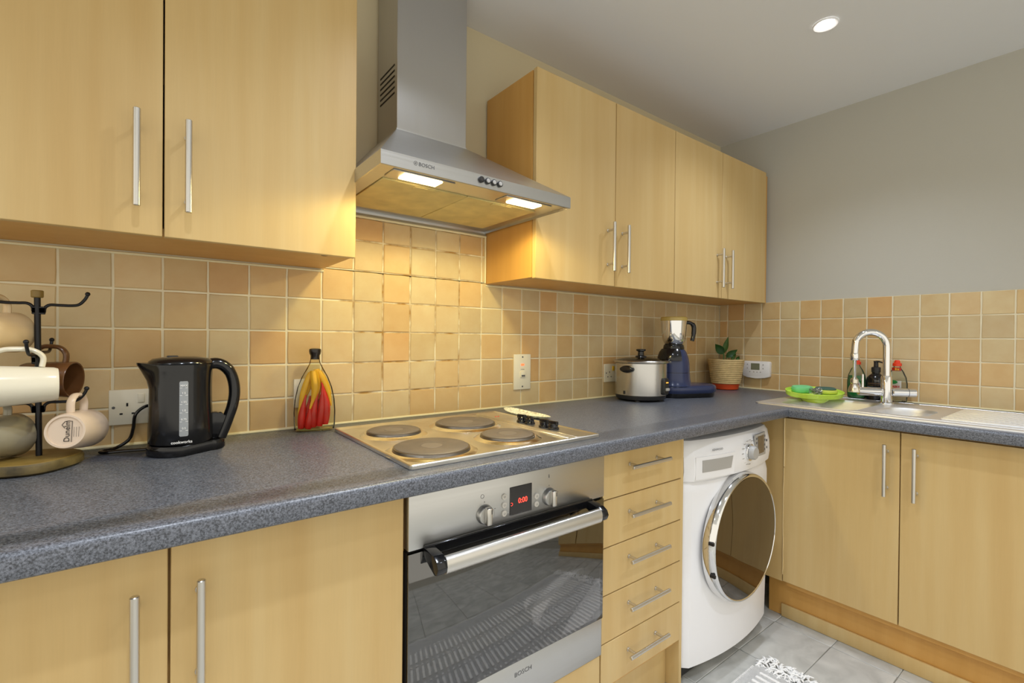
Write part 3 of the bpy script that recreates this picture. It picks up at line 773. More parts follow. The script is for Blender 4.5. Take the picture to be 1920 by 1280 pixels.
hs = obj('hose_collar', b, 'chrome', tap)
b = B(); prof_ = []
for i in range(40): prof_.append((.0082 if i % 2 else .0066, 1.102-.0021*i))
b.lathe(prof_, (EX, EY, 0), 14)
obj('flexible_hose', b, 'chrome', hs)
b = B().lathe([(.009, 1.022), (.015, 1.016), (.0155, 1.0), (.012, .996), (.019, .984), (.024, .966), (.0235, .960), (.012, .959)], (EX, EY, 0), 24)
obj('spray_nozzle', b, plain('satin_nozzle', (.72, .68, .58, 1), .25, 1.0), hs)
dx, dy = .55, -.835      # cross levers run left-right as seen from the room
for s, L_, nm in ((-1, .085, 'lever'), (1, .085, 'lever')):
    p0 = Vector((TX+dx*.019*s, TY+dy*.019*s, .965)); p1 = Vector((TX+dx*(.02+L_)*s, TY+dy*(.02+L_)*s, .965))
    lv = obj(nm, B().cyl(p0, p1, .0185, n=26, bev=.003), 'chrome', tap)
    if s < 0:
        q1 = p1 - (p1-p0).normalized()*.018
        obj('lever_pin', B().cyl(q1, q1+Vector((0, 0, .075)), .0055, .0045, n=12, bev=.001), 'chrome', lv)
    else:
        q1 = p1 - (p1-p0).normalized()*.03
        obj('lever_groove', B().cyl(q1, q1+(p1-p0).normalized()*.002, .0188, n=26), 'mark', lv)

# ------------------------------------------------------------------ hob
hbx, hby, hw_, hd_ = .88, -.358, .572, .505
hob = thing('hob', 'stainless steel electric hob with four solid hotplates and black knobs', 'hob', (hbx, hby, WT))
x0, x1, y0, y1 = hbx-hw_/2, hbx+hw_/2, hby-hd_/2, hby+hd_/2
rl = lambda d, z, r_=.008: [(x, y, z) for x, y in rrect(x0+d, x1-d, y0+d, y1-d, r_, 4)]
b = B().rings([rl(0, WT+.0006), rl(0, WT+.008), rl(.002, WT+.010), rl(.007, WT+.010), rl(.014, WT+.005)])
plate = obj('plate', b, 'hobsteel', hob, sharp=25)
xs_ = 1.083
b = B().box((xs_-.006, y0+.012, WT+.004), (xs_+.002, y1-.012, WT+.0095), .002, 2).box((xs_-.022, y0+.02, WT+.004), (xs_-.018, y1-.02, WT+.0075), .001, 1)
obj('raised_ridge', b, 'hobsteel', hob)
obj('control_strip', B().box((xs_+.003, y0+.012, WT+.004), (x1-.012, y1-.012, WT+.0085), .001, 1), 'hobsteel', hob)
for px, py, pr_ in ((.71, -.262, .0725), (.94, -.266, .090), (.702, -.498, .090), (.938, -.484, .0725)):
    b = B().lathe([(pr_+.020, WT+.0048), (pr_+.013, WT+.0075), (pr_+.007, WT+.0105), (pr_+.003, WT+.0105), (pr_-.004, WT+.008)], (px, py, 0), 56, cap0=False, cap1=False)
    col_ = obj('spill_collar', b, 'collar', hob)
    b = B().lathe([(pr_, WT+.006), (pr_+.0015, WT+.012), (pr_, WT+.0155), (pr_-.003, WT+.016)], (px, py, 0), 56, cap0=False, cap1=False)
    obj('steel_rim', b, 'hobring', col_)
    b = B().lathe([(pr_-.0025, WT+.012), (pr_-.003, WT+.0165), (pr_-.005, WT+.018), (.028, WT+.018), (.026, WT+.0172), (.001, WT+.0172)], (px, py, 0), 56)
    hp = obj('hotplate', b, 'hotplate', hob)
    obj('centre_disc', B().lathe([(.0255, WT+.017), (.025, WT+.0177), (.001, WT+.0178)], (px, py, 0), 32), plain('worn_centre', rgb(128, 118, 106), .45, .4), hp)
for py in (-.333, -.373, -.44, -.481):
    px = 1.108
    kb = obj('control_knob', B().lathe([(.0165, WT+.008), (.0165, WT+.013), (.0135, WT+.015), (.013, WT+.024), (.011, WT+.026)], (px, py, 0), 24), 'black', hob)
    b = B().box((px-.0042, py-.0165, WT+.02), (px+.0042, py+.0165, WT+.0325), .002, 2)
    b.xf(Matrix.Translation((px, py, 0)) @ Matrix.Rotation(random.uniform(-.5, .3), 4, 'Z') @ Matrix.Translation((-px, -py, 0)))
    obj('knob_grip', b, 'black', kb)
for k_ in range(2):
    obj('pilot_light', B().cyl((1.098+.011*k_, -.205, WT+.008), (1.098+.011*k_, -.205, WT+.0095), .003, n=10), 'labelred', hob)

# patterned spoon rest behind the knobs
b = B(); rr = []
for (kx, z) in ((.55, WT+.0006), (.9, WT+.006), (1.0, WT+.012), (.96, WT+.013), (.8, WT+.007), (.3, WT+.004)):
    ring_ = []
    for i in range(36):
        a = 2*PI*i/36; yy = .105*math.sin(a)*kx; xx = .036*math.cos(a)*kx*(1+.25*math.sin(a))
        ring_.append((1.218+xx+.13*yy*-1, -.225+yy, z+.010*(max(0, math.sin(a)))**2*kx))
    rr.append(ring_)
b.rings(rr); tag(obj('spoon_rest', b, 'patterned'), 'small patterned ceramic spoon rest beside the hob knobs', 'spoon rest')

# ------------------------------------------------------------------ sockets and switches
def plate_on_wall(name, label, cat, x0, x1, z0, z1, grp='white wall sockets and switches'):
    t = thing(name, label, cat, ((x0+x1)/2, 0, z0), grp)
    obj('face_plate', B().box((x0, -.0085, z0), (x1, -.0008, z1), .0025, 2), 'whitep', t)
    return t
def pins(t, x, z, s=1.0):
    b = B().box((x-.002*s, -.0092, z+.008*s), (x+.002*s, -.0083, z+.016*s)).box((x-.0145*s, -.0092, z-.012*s), (x-.0085*s, -.0083, z-.008*s)).box((x+.0085*s, -.0092, z-.012*s), (x+.0145*s, -.0083, z-.008*s))
    obj('pin_holes', b, 'dark', t)
def rocker(t, x, z, m='whitep'):
    obj('rocker_switch', B().box((x-.007, -.0115, z-.011), (x+.007, -.008, z+.011), .0015, 2), m, t)
s1 = plate_on_wall('wall_socket', 'white double wall socket half hidden behind the black kettle', 'socket', .091, .237, .963, 1.049)
pins(s1, .126, 1.0); rocker(s1, .153, 1.027); rocker(s1, .175, 1.027); pins(s1, .202, 1.0)
for x in (.1, .228): obj('screw', B().cyl((x, -.0083, 1.006), (x, -.0092, 1.006), .0033, n=12), 'mark', s1)
s2 = plate_on_wall('wall_socket', 'white single wall switch plate behind the chilli bottle', 'switch', .508, .592, .972, 1.057)
rocker(s2, .55, 1.014)
s3 = plate_on_wall('cooker_switch', 'tall white cooker isolator switch with a red neon right of the hob', 'switch', 1.327, 1.413, .977, 1.1195)
obj('neon_lamp', B().box((1.362, -.0105, 1.073), (1.378, -.008, 1.081), .001, 1), 'red_neon', s3)
b3 = obj('rocker_switch', B().box((1.357, -.014, 1.026), (1.383, -.008, 1.05), .002, 2), 'whitep', s3)
obj('switch_marking', B().box((1.361, -.0144, 1.029), (1.379, -.0138, 1.036)), 'mark', b3)
text('lettering', 'COOKER', .0045, 'mark', s3, (1.37, -.0088, 1.058), FRONT)
for z in (.989, 1.108): obj('screw', B().cyl((1.37, -.0083, z), (1.37, -.0092, z), .0036, n=12), 'mark', s3)
s4 = plate_on_wall('wall_socket', 'white double wall socket behind the steel rice cooker', 'socket', 1.861, 2.007, .982, 1.067)
pins(s4, 1.896, 1.016); rocker(s4, 1.922, 1.045, 'labelyellow'); rocker(s4, 1.945, 1.045); pins(s4, 1.972, 1.016)
for x in (1.874, 1.994): obj('screw', B().cyl((x, -.0083, 1.024), (x, -.0092, 1.024), .0033, n=12), 'mark', s4)

# thermostat on the right wall
th = thing('thermostat', 'white room thermostat with a small grey display on the right-hand tiles', 'thermostat', (XR, -.23, .97))
b = B(); rr = []
poly = [(-.158, .985), (-.185, .975), (-.231, .972), (-.277, .975), (-.305, .985), (-.306, 1.062), (-.30, 1.068), (-.163, 1.068), (-.157, 1.062)]
b.prism(poly, 'x', XR-.028, XR-.001, .003); obj('casing', b, 'white', th)
obj('display', B().box((XR-.0292, -.253, 1.02), (XR-.0275, -.205, 1.056), .0008, 1), plain('lcd_grey', rgb(120, 124, 104), .25), th)
for y, z in ((-.186, 1.049), (-.186, 1.028), (-.272, 1.049), (-.272, 1.028), (-.2, 1.008), (-.222, 1.008), (-.24, 1.008), (-.258, 1.008)):
    obj('button', B().cyl((XR-.0275, y, z), (XR-.0292, y, z), .0032, n=10), 'grey', th)

# ------------------------------------------------------------------ kettle
KX, KY = .2285, -.15
ket = thing('kettle', 'black plastic jug kettle with a pale water gauge on the worktop', 'kettle', (KX, KY, WT))
def hull(r0, r1, dx, z, n=20):
    out = []
    for i in range(n+1):
        a = PI/2 + PI*i/n; out.append((KX+r0*math.cos(a), KY+r0*math.sin(a), z))
    for i in range(n+1):
        a = -PI/2 + PI*i/n; out.append((KX+dx+r1*math.cos(a), KY+r1*math.sin(a), z))
    return out
b = B().rings([hull(.064, .028, .058, WT+.0006), hull(.066, .029, .06, WT+.004), hull(.066, .029, .06, WT+.02), hull(.064, .028, .058, WT+.024)])
obj('power_base', b, 'black', ket)
prof_ = [(.060, .9345), (.0635, .938), (.0632, .97), (.0618, 1.02), (.0614, 1.06), (.0617, 1.08), (.0624, 1.10), (.064, 1.112), (.0635, 1.117)]
rr = []
for r_, z in prof_:
    ring_ = []
    for i in range(56):
        a = 2*PI*i/56; rad = r_
        k_ = max(0, math.cos(a-PI))            # spout towards -x
        s_ = max(0, min(1, (z-1.072)/.042))
        rad += .019*s_*k_**18 + .001*s_*k_**3
        ring_.append((KX+rad*math.cos(a), KY+rad*math.sin(a)*.97, z + .004*s_*k_**8))
    rr.append(ring_)
kb = obj('body', B().rings(rr), 'black', ket, sharp=45)
b = B().lathe([(.0632, 1.1165), (.064, 1.119), (.0625, 1.123), (.055, 1.129), (.03, 1.1335), (.001, 1.1345)], (KX, KY, 0), 48)
ld = obj('lid', b, 'black', ket)
obj('lid_catch', B().box((KX-.028, KY-.012, 1.131), (KX-.006, KY+.012, 1.136), .002, 2), 'blackm', ld)
hp_ = [(.278, 1.112), (.296, 1.116), (.312, 1.111), (.326, 1.097), (.335, 1.073), (.338, 1.043), (.334, 1.012), (.326, .985), (.317, .958), (.308, .935)]
b = B().tube(smooth_path([(x, KY+.004, z) for x, z in hp_], 4), [.0135]*13+[.0128]*24, 14)
hdl = obj('handle', b, 'black', ket)
b = B().prism([(.286, .997), (.30, .998), (.309, .992), (.318, .99), (.328, .978), (.320, .955), (.310, .9345), (.286, .9345)], 'y', KY-.006, KY+.014, .003)
obj('handle_web', b, 'black', hdl)
b = B()
def bodypt(ang, z, o_):
    r_ = .0632+(.0618-.0632)*min(1, max(0, (z-.97)/.05)) if z < 1.02 else .0618+(.0612-.0618)*min(1, (z-1.02)/.04) + max(0, (z-1.06)/.04)*.001
    return (KX+(r_+o_)*math.cos(ang), KY+(r_+o_)*.97*math.sin(ang), z)
R_ = []
for z in (.956, .959, .97, 1.0, 1.03, 1.06, 1.077, 1.080):
    wv = .135 if .957 < z < 1.078 else .11
    R_.append([bodypt(-PI/2+.03+wv*(i/4-1), z, .0008) for i in range(9)])
b.rings(R_, closed=False)
gz = obj('water_gauge', b, plain('gauge_grey', rgb(150, 154, 158), .25), kb)
b = B()
for i, (s_, z) in enumerate((('MAX', 1.069), ('1.5', 1.052), ('1.25', 1.032), ('1.0', 1.013), ('0.75', .993), ('0.5', .973))):
    text('gauge_mark', s_, .0062, 'palemark', gz, bodypt(-PI/2+.03, z+.001, .0014), (PI/2, 0, .03), off=.0002)
    for sgn in (-1, 1):
        p = bodypt(-PI/2+.03+sgn*.085, z-.004, .0008); b.box((p[0]-.0024, p[1]-.0004, p[2]-.0005), (p[0]+.0024, p[1]+.0002, p[2]+.0005))
obj('gauge_ticks', b, 'palemark', gz)['kind'] = 'stuff'
text('lettering', 'cookworks', .0088, 'palemark', kb, bodypt(-PI/2-.03, .9435, .0016), (PI/2, 0, 0), off=.0002)
# cord
b = B().tube(smooth_path([(.185, -.018, 1.0), (.165, -.025, 1.008), (.143, -.028, .99), (.138, -.03, .955), (.130, -.035, .930), (.105, -.045, .9145), (.085, -.062, .9142), (.08, -.075, .9142), (.095, -.085, .9142), (.13, -.088, .9142), (.168, -.10, .9142)], 6), .0038, 8)
b.box((.176, -.042, .985), (.222, -.0095, 1.025), .008, 2)
tag(obj('power_cord', b, 'black'), 'black kettle power cord looping from its plug onto the worktop', 'cord')

# ------------------------------------------------------------------ mug tree and mugs
PX, PY = -.012, -.14
mt = thing('mug_tree', 'black wire mug tree on a round log-slice base', 'mug tree', (PX, PY, WT))
def blob(r, z, n=48):
    return [(PX-.014+r*(1+.03*math.sin(3*a)+.02*math.cos(5*a))*math.cos(a), PY-.005+r*(1+.03*math.sin(3*a)+.02*math.cos(5*a))*math.sin(a), z) for a in [2*PI*i/n for i in range(n)]]
b = B().rings([blob(.076, WT+.0006), blob(.082, WT+.005), blob(.082, WT+.018), blob(.079, WT+.0225)])
lb = obj('log_base', b, 'log', mt)
obj('cut_face', B().rings([blob(.0785, WT+.022), blob(.0775, WT+.0232)]), 'logtop', lb)
obj('pole', B().cyl((PX, PY, WT+.022), (PX-.003, PY, 1.262), .0052, n=14), 'blackmetal', mt)
obj('finial', B().cyl((PX-.003, PY, 1.258), (PX-.003, PY, 1.273), .0098, n=20, bev=.0015), 'logtop', mt)
def arm(d, z, L=.062):
    d = Vector((d[0], d[1], 0)).normalized(); o = Vector((PX-.001, PY, z))
    pts = [o+d*.008+Vector((0, 0, -.016)), o+d*.0095+Vector((0, 0, -.006)), o+d*.017, o+d*.03, o+d*(L-.012), o+d*L+Vector((0, 0, .003)), o+d*(L+.009)+Vector((0, 0, .014)), o+d*(L+.013)+Vector((0, 0, .023))]
    b = B().tube(smooth_path(pts, 4), .003, 10); b.sphere(o+d*(L+.0135)+Vector((0, 0, .026)), .0046)
    b.box(tuple(o+Vector((-.01, -.004, -.02))), tuple(o+Vector((.01, .004, -.006))), .001, 1)
    return obj('arm', b, 'blackmetal', mt)
arm((1, 0), 1.244); arm((-1, 0), 1.246)
arm((-.1, -1), 1.142); arm((.15, 1), 1.145)
arm((1, -.12), 1.042); arm((-1, -.1), 1.042)

def mug(name, label, m, grip, axis, r0, r1, h, sag=.0, logo=None):
    """grip = point where the arm passes under the inside of the handle top; axis = base->rim direction (horizontal)"""
    a = Vector(axis).normalized(); up = Vector((0, 0, 1)); up = (up-a*up.dot(a)).normalized(); side = a.cross(up)
    R3 = Matrix((up, side, a)).transposed()       # local x->up, y->side, z->axis
    hh, th_ = .034, .0048                           # handle reach, thickness
    rm = (r0+r1)/2
    org = Vector(grip) - up*(rm+hh-th_-.0032) - a*(h*.5)
    mm = R3.to_4x4(); mm.translation = org
    t = thing(name, label, 'mug', org, 'mugs hanging on the mug tree')
    pr = [(r0*.8, .003), (r0*.82, 0), (r0*.93, 0), (r0, .006), (r0+(r1-r0)*.4, h*.35), (r0+(r1-r0)*.8, h*.7), (r1, h-.002), (r1-.0012, h), (r1-.0035, h-.001), (r1-.004, h-.006), (r0+(r1-r0)*.4-.004, h*.35), (r0*.85, .008), (.001, .007)]
    b = B().lathe(pr, n=44, cap0=True, cap1=True); b.xf(mm); bd = obj('body', b, m, t, sharp=50)
    pts = [(rm*.96, 0, h*.80), (rm+hh*.55, 0, h*.80), (rm+hh*.93, 0, h*.68), (rm+hh, 0, h*.5), (rm+hh*.93, 0, h*.32), (rm+hh*.55, 0, h*.19), (rm*.96, 0, h*.20)]
    P2 = smooth_path(pts, 5); b = B(); rr = []
    for i, p in enumerate(P2):
        q_ = P2[min(i+1, len(P2)-1)]-P2[max(i-1, 0)]; q_.normalize(); nn = Vector((-q_.z, 0, q_.x))
        rr.append([p + nn*math.cos(2*PI*j/12)*th_ + Vector((0, 1, 0))*math.sin(2*PI*j/12)*.0075 for j in range(12)])
    b.rings(rr); b.xf(mm); obj('handle', b, m, t)
    return t, mm, bd
gz_ = 1.142+.0032
mug('mug', 'glossy white mug on the front hook, in front of the black pole', 'cream', (PX-.024, PY-.055, 1.146), (-.985, -.17, .0), .0335, .0405, .116)
mug('mug', 'brown mug on the rear hook, half hidden behind the white mug', 'brown_mug', (PX+.012, PY+.05, 1.149), (.9, -.36, -.05), .033, .039, .09)
_, mm, bd = mug('mug', 'pale pinkish mug hanging base outwards at lower right of the tree', 'pink_mug', (PX+.060, PY-.010, 1.047), (.30, .94, -.10), .036, .041, .088)
mug('mug', 'grey-olive rounded mug at lower left of the mug tree', 'grey_mug', (PX-.060, PY-.016, 1.043), (.50, .86, -.06), .030, .044, .092)
mug('mug', 'beige mug on the upper left arm of the mug tree', 'beige_mug', (PX-.064, PY-.012, 1.25), (.55, .83, 0), .035, .041, .094)
# printed maker's mark on the pink mug's base
lm = mm @ Matrix.Translation((0, 0, .0022)) @ Matrix(((1, 0, 0, 0), (0, -1, 0, 0), (0, 0, -1, 0), (0, 0, 0, 1)))
bm_mat = lm.to_3x3()
text('lettering', 'Dunelm', .0135, 'darkmark', bd, lm @ Vector((0, -.003, .0005)), None, mtx=bm_mat)
b = B()
for p, q_ in (((.006, .001), (.013, .006)), ((.013, .006), (.02, .001)), ((-.022, -.0105), (.02, -.0105)), ((.02, -.0105), (.02, .001))):
    b.tube([lm @ Vector((p[0], p[1], .0005)), lm @ Vector((q_[0], q_[1], .0005))], .0005, 5)
for k_ in range(3):
    b.tube([lm @ Vector((-.012, -.014-.004*k_, .0004)), lm @ Vector((.008, -.014-.004*k_, .0004))], .00025, 4)
obj('house_emblem', b, 'darkmark', bd)

# ------------------------------------------------------------------ chilli oil bottle
cb = thing('chilli_bottle', 'flattened glass bottle of red and yellow chillies leaning by the tiles', 'bottle', (.553, -.06, WT))
rot_ = Matrix.Translation((.553, -.060, 0)) @ Matrix.Rotation(math.radians(-14), 4, 'Z')
pr = [(.046, .018, .9106), (.0535, .024, .914), (.0555, .025, .93), (.0565, .0255, .965), (.054, .025, 1.0), (.047, .0235, 1.035), (.036, .021, 1.065), (.024, .0175, 1.088), (.0155, .0135, 1.104), (.0125, .012, 1.116), (.0118, .0118, 1.128)]
def brings(d):
    rr = []
    for wx, wy, z in pr:
        ring_ = []
        for i in range(40):
            a = 2*PI*i/40; c, s_ = math.cos(a), math.sin(a); n_ = 3.2 if wx > .03 else 2.2
            k_ = (abs(c)**n_+abs(s_)**n_)**(-1/n_); ring_.append((k_*c*(wx-d), k_*s_*(wy-d), z + (d if z < .915 else 0)))
        rr.append(ring_)
    return rr
b = B().rings(brings(0), cap1=False); b.xf(rot_); obj('glass', b, 'bottleglass', cb)
b = B().lathe([(.0125, 1.117), (.0125, 1.128), (.0155, 1.134), (.0165, 1.142), (.0155, 1.147), (.010, 1.149)], n=24); b.xf(rot_); obj('stopper', b, 'wax', cb)
def chilli(p0, p1, bend, r, m, stem=True):
    p0, p1 = Vector(p0), Vector(p1); mid_ = (p0+p1)/2 + Vector((bend, 0, 0)); pts = smooth_path([p0, mid_, p1], 7); n_ = len(pts)
    rs = [r*(.55+.45*math.sin(PI*min(1, (i+1.5)/n_*1.2)))*(1-(i/n_)**3*.85) for i in range(n_)]
    b = B().tube(pts, rs, 10)
    b.xf(rot_); o = obj('chilli', b, m, cb)
    return o
for a in (((-.036, -.008, .919), (-.024, -.005, 1.015), -.003, .0115), ((-.018, -.013, .918), (-.013, -.012, .985), .002, .0115), ((-.004, -.012, .922), (.008, -.012, 1.02), -.004, .0115),
          ((.012, -.012, .924), (.020, -.010, 1.04), .003, .0115), ((.028, -.008, .928), (.018, -.006, 1.05), .008, .0115), ((-.026, .009, .922), (-.012, .010, 1.01), 0, .0105), ((.008, .009, .921), (.012, .010, 1.02), .004, .0105), ((.024, .009, .925), (.020, .008, 1.02), .004, .0105)):
    chilli(a[0], a[1], a[2], a[3], 'chilli_red')
for a in (((-.004, -.008, 1.085), (-.013, -.014, .975), .010, .0135), ((-.012, .0, 1.078), (-.044, -.006, .955), -.004, .0095), ((.010, .002, 1.082), (.045, -.002, .98), .006, .0105), ((.004, .006, 1.088), (.010, .008, 1.0), .004, .0115), ((-.006, .006, 1.08), (-.026, .006, 1.0), .0, .0115)):
    chilli(a[0], a[1], a[2], a[3], 'chilli_yellow')
oil = B().rings([[(x*.94, y*.9, z) for x, y, z in r_] for r_ in brings(.0015)[:2]] + [[(x*.9, y*.9, .9165) for x, y, z in brings(.0015)[2]]]); oil.xf(rot_)
obj('oil_sediment', oil, plain('pale_oil', rgb(206, 200, 120), .2), cb)

# ------------------------------------------------------------------ rice cooker
RX, RY = 1.945, -.15
rc = thing('rice_cooker', 'round brushed-steel rice cooker with a glass lid and black handles', 'rice cooker', (RX, RY, WT))
b = B().lathe([(.098, WT+.006), (.108, WT+.010), (.112, WT+.024), (.110, WT+.026)], (RX, RY, 0), 56); obj('base', b, 'blackm', rc)
for a in range(4):
    a_ = a*PI/2+.5; obj('foot', B().cyl((RX+.085*math.cos(a_), RY+.085*math.sin(a_), WT+.0005), (RX+.085*math.cos(a_), RY+.085*math.sin(a_), WT+.008), .012, n=12), 'blackm', rc)
b = B().lathe([(.110, WT+.025), (.1135, WT+.028), (.1145, WT+.10), (.1145, WT+.167), (.108, WT+.17)], (RX, RY, 0), 72); obj('body', b, 'cookersteel', rc)
b = B().lathe([(.110, WT+.168), (.1225, WT+.170), (.1235, WT+.176), (.120, WT+.180), (.113, WT+.179)], (RX, RY, 0), 72, cap0=False, cap1=False)
obj('lid_rim', b, 'platering', rc)
b = B().lathe([(.114, WT+.177), (.10, WT+.184), (.06, WT+.191), (.02, WT+.194), (.001, WT+.194)], (RX, RY, 0), 56, cap0=False)
gl_ = obj('glass_lid', b, thin_glass('lid_glass', (.55, .52, .46, 1), 1.5), rc)
b = B().lathe([(.026, WT+.193), (.024, WT+.198), (.014, WT+.202), (.013, WT+.218), (.021, WT+.222), (.0215, WT+.228), (.018, WT+.230)], (RX, RY, 0), 28)
obj('lid_knob', b, 'black', gl_)
def polar(a, r_, z): return Vector((RX+r_*math.cos(a), RY+r_*math.sin(a), z))
for a in (math.radians(189), math.radians(9)):
    rr = []
    for k_, (ro, dz) in enumerate(((.112, .011), (.128, .013), (.136, .010), (.138, .006))):
        ring_ = []
        for i in range(20):
            t_ = 2*PI*i/20; ang = a + .27*math.cos(t_)*(1-.08*k_); ring_.append(polar(ang, ro, WT+.143+dz*math.sin(t_)*1.25))
        rr.append(ring_)
    obj('side_handle', B().rings(rr), 'black', rc)
a = math.radians(281); b = B(); rr = []
for k_, ro in enumerate((.113, .122, .125)):
    s_ = (1, 1, .9)[k_]; rr.append([polar(a+.20*s_*u, ro, WT+.068+.036*s_*v) for u, v in rrect(-1, 1, -1, 1, .35, 5)])
pnl = obj('switch_panel', B().rings(rr), 'blackm', rc)
p = polar(a, .1252, WT+.085); obj('indicator', B().box((p.x-.008, p.y-.001, p.z-.002), (p.x+.008, p.y+.003, p.z+.002)), 'orange_led', pnl)
p = polar(a, .127, WT+.055); obj('cook_switch', B().box((p.x-.012, p.y-.004, p.z-.006), (p.x+.012, p.y+.004, p.z+.006), .002, 2), 'grey', pnl)
p = polar(math.radians(180), .115, WT+.04); obj('logo_mark', B().box((p.x-.0012, p.y-.004, p.z-.007), (p.x+.001, p.y+.004, p.z+.007)), 'darkmark', rc)

# ------------------------------------------------------------------ mixer grinder
GX, GY = 2.175, -.165
mg = thing('mixer_grinder', 'navy blue mixer grinder with a steel jar beside the rice cooker', 'mixer grinder', (GX, GY, WT))
d1 = Vector((.92, -.39, 0)).normalized(); end = Vector((GX, GY, 0)) + d1*.135
def stad(r0, r1, z, c1=end):
    ang = math.atan2(d1.y, d1.x); out = []
    for i in range(19):
        a = ang+PI/2+PI*i/18; out.append((GX+r0*math.cos(a), GY+r0*math.sin(a), z))
    for i in range(19):
        a = ang-PI/2+PI*i/18; out.append((c1.x+r1*math.cos(a), c1.y+r1*math.sin(a), z))
    return out
obj('foot', B().rings([stad(.078, .072, WT+.0006), stad(.082, .076, WT+.010), stad(.083, .077, WT+.022)]), 'black', mg)
obj('base', B().rings([stad(.084, .078, WT+.0215), stad(.088, .083, WT+.030), stad(.088, .084, WT+.046), stad(.083, .079, WT+.056), stad(.072, .068, WT+.060)]), 'blue', mg)
obj('cord_notch', B().sphere((GX+.075, GY-.092, WT+.02), .016, 12, (1, .5, .9)), 'blackm', mg)
b = B().lathe([(.088, WT+.056), (.082, WT+.066), (.077, WT+.085), (.074, WT+.117)], (GX, GY, 0), 44); obj('column', b, 'blue', mg)
b = B().lathe([(.0725, WT+.1165), (.0725, WT+.1195)], (GX, GY, 0), 44); obj('seam', b, 'black', mg)
b = B().lathe([(.074, WT+.119), (.0725, WT+.16), (.067, WT+.19), (.058, WT+.215), (.05, WT+.226), (.042, WT+.228)], (GX, GY, 0), 44); obj('motor_housing', b, 'blue', mg)
la = math.atan2(-.2, -1); rr = []
for k_, (ro, z) in enumerate(((.076, WT+.175), (.076, WT+.19), (.068, WT+.214), (.056, WT+.230))):
    rr.append([(GX+(ro-.03*abs(u)*.0)*math.cos(la+u*.9), GY+ro*math.sin(la+u*.9), z) for u in [i/8-1 for i in range(17)]])
obj('cover_flap', B().rings([r_ + [(GX+.04*math.cos(la), GY+.04*math.sin(la), r_[0][2])] for r_ in rr]), 'black', mg)
b = B().lathe([(.047, WT+.226), (.049, WT+.232), (.046, WT+.246), (.044, WT+.25)], (GX, GY, 0), 36); obj('coupling', b, 'black', mg)
b = B().lathe([(.038, WT+.249), (.045, WT+.256), (.052, WT+.275), (.0565, WT+.31), (.060, WT+.36), (.0605, WT+.365), (.0575, WT+.364)], (GX, GY, 0), 48, cap1=False)
jar = obj('jar', b, 'chrome', mg)
b = B().lathe([(.058, WT+.362), (.0615, WT+.364), (.0615, WT+.378), (.058, WT+.382), (.02, WT+.384), (.001, WT+.384)], (GX, GY, 0), 44); obj('lid', b, 'amberlid', mg)
hd2 = Vector((.86, -.51, 0)).normalized(); c0 = Vector((GX, GY, 0)); pv = hd2.cross(Vector((0, 0, 1)))
hp3 = [c0+hd2*.052+Vector((0, 0, WT+.355)), c0+hd2*.078+Vector((0, 0, WT+.356)), c0+hd2*.097+Vector((0, 0, WT+.345)), c0+hd2*.102+Vector((0, 0, WT+.325)), c0+hd2*.099+Vector((0, 0, WT+.29)), c0+hd2*.093+Vector((0, 0, WT+.268))]
b = B().tube(smooth_path(hp3, 5), [.0085]*9+[.011]*10+[.0095]*7, 12); obj('jar_handle', b, 'black', jar)

# ------------------------------------------------------------------ potted plant
FX, FY = 2.735, -.125
pt = thing('potted_plant', 'young green plant in a woven basket pot with an orange foot', 'potted plant', (FX, FY, WT))
b = B().lathe([(.058, WT+.0006), (.064, WT+.004), (.0705, WT+.034), (.066, WT+.0345)], (FX, FY, 0), 40); obj('pot_foot', b, 'terracotta', pt)
prof_ = []
NR = 13
for i in range(NR):
    z0 = WT+.033+.134*i/NR; f = i/NR; r_ = .072+.020*f
    for k_ in range(4):
        a = PI*k_/4; prof_.append((r_+.0005+.0046*math.sin(a), z0+.134/NR*k_/4))
prof_ += [(.0925, WT+.167), (.086, WT+.168), (.084, WT+.155)]
b = B()
rr = []
for (r_, z) in prof_:
    rr.append([(FX+(r_+.0009*math.sin(34*2*PI*i/112+z*900))*math.cos(2*PI*i/112), FY+(r_+.0009*math.sin(34*2*PI*i/112+z*900))*math.sin(2*PI*i/112), z) for i in range(112)])
b.rings(rr, cap1=False); obj('woven_basket', b, 'basket', pt, sharp=80)
b = B().lathe([(.085, WT+.150), (.05, WT+.154), (.001, WT+.156)], (FX, FY, 0), 28, cap0=False); obj('soil', b, 'soil', pt)
def leaf(base, tip, w_, m, droop=.0, stem_from=None):
    base, tip = Vector(base), Vector(tip); ax = tip-base; L = ax.length; ax.normalize()
    vd = Vector((-.8, -.6, .1)); sd = ax.cross(vd).normalized(); nn = sd.cross(ax)
    b = B(); rows = []
    for i in range(9):
        t_ = i/8; c = base+ax*(L*t_)+nn*(-.006*math.sin(PI*t_)); wd = w_*math.sin(PI*min(1, .04+.96*t_)**.75)*(1 if i < 8 else .02)+.0006
        rows.append([c-sd*wd+nn*.004*wd/w_, c-sd*wd*.5, c-nn*.0015, c+sd*wd*.5, c+sd*wd+nn*.004*wd/w_])
    b.rings(rows, closed=False)
    bmesh.ops.solidify(b.bm, geom=list(b.bm.faces), thickness=.0008)
    if stem_from: b.tube(smooth_path([stem_from, (Vector(stem_from)+base)/2+Vector((.003, 0, .006)), base], 4), .0018, 6)
    return obj('leaf', b, m, pt)
c_ = Vector((FX, FY, WT+.153)); RD = Vector((.77, -.64, 0))
leaf(c_-RD*.015+Vector((0, 0, .045)), c_-RD*.055+Vector((-.01, .0, .098)), .022, 'leaf', 0, c_-RD*.015)
leaf(c_-RD*.012+Vector((0, 0, .05)), c_+RD*.03+Vector((0, .02, .14)), .014, 'leaf_pale', 0, c_-RD*.012)
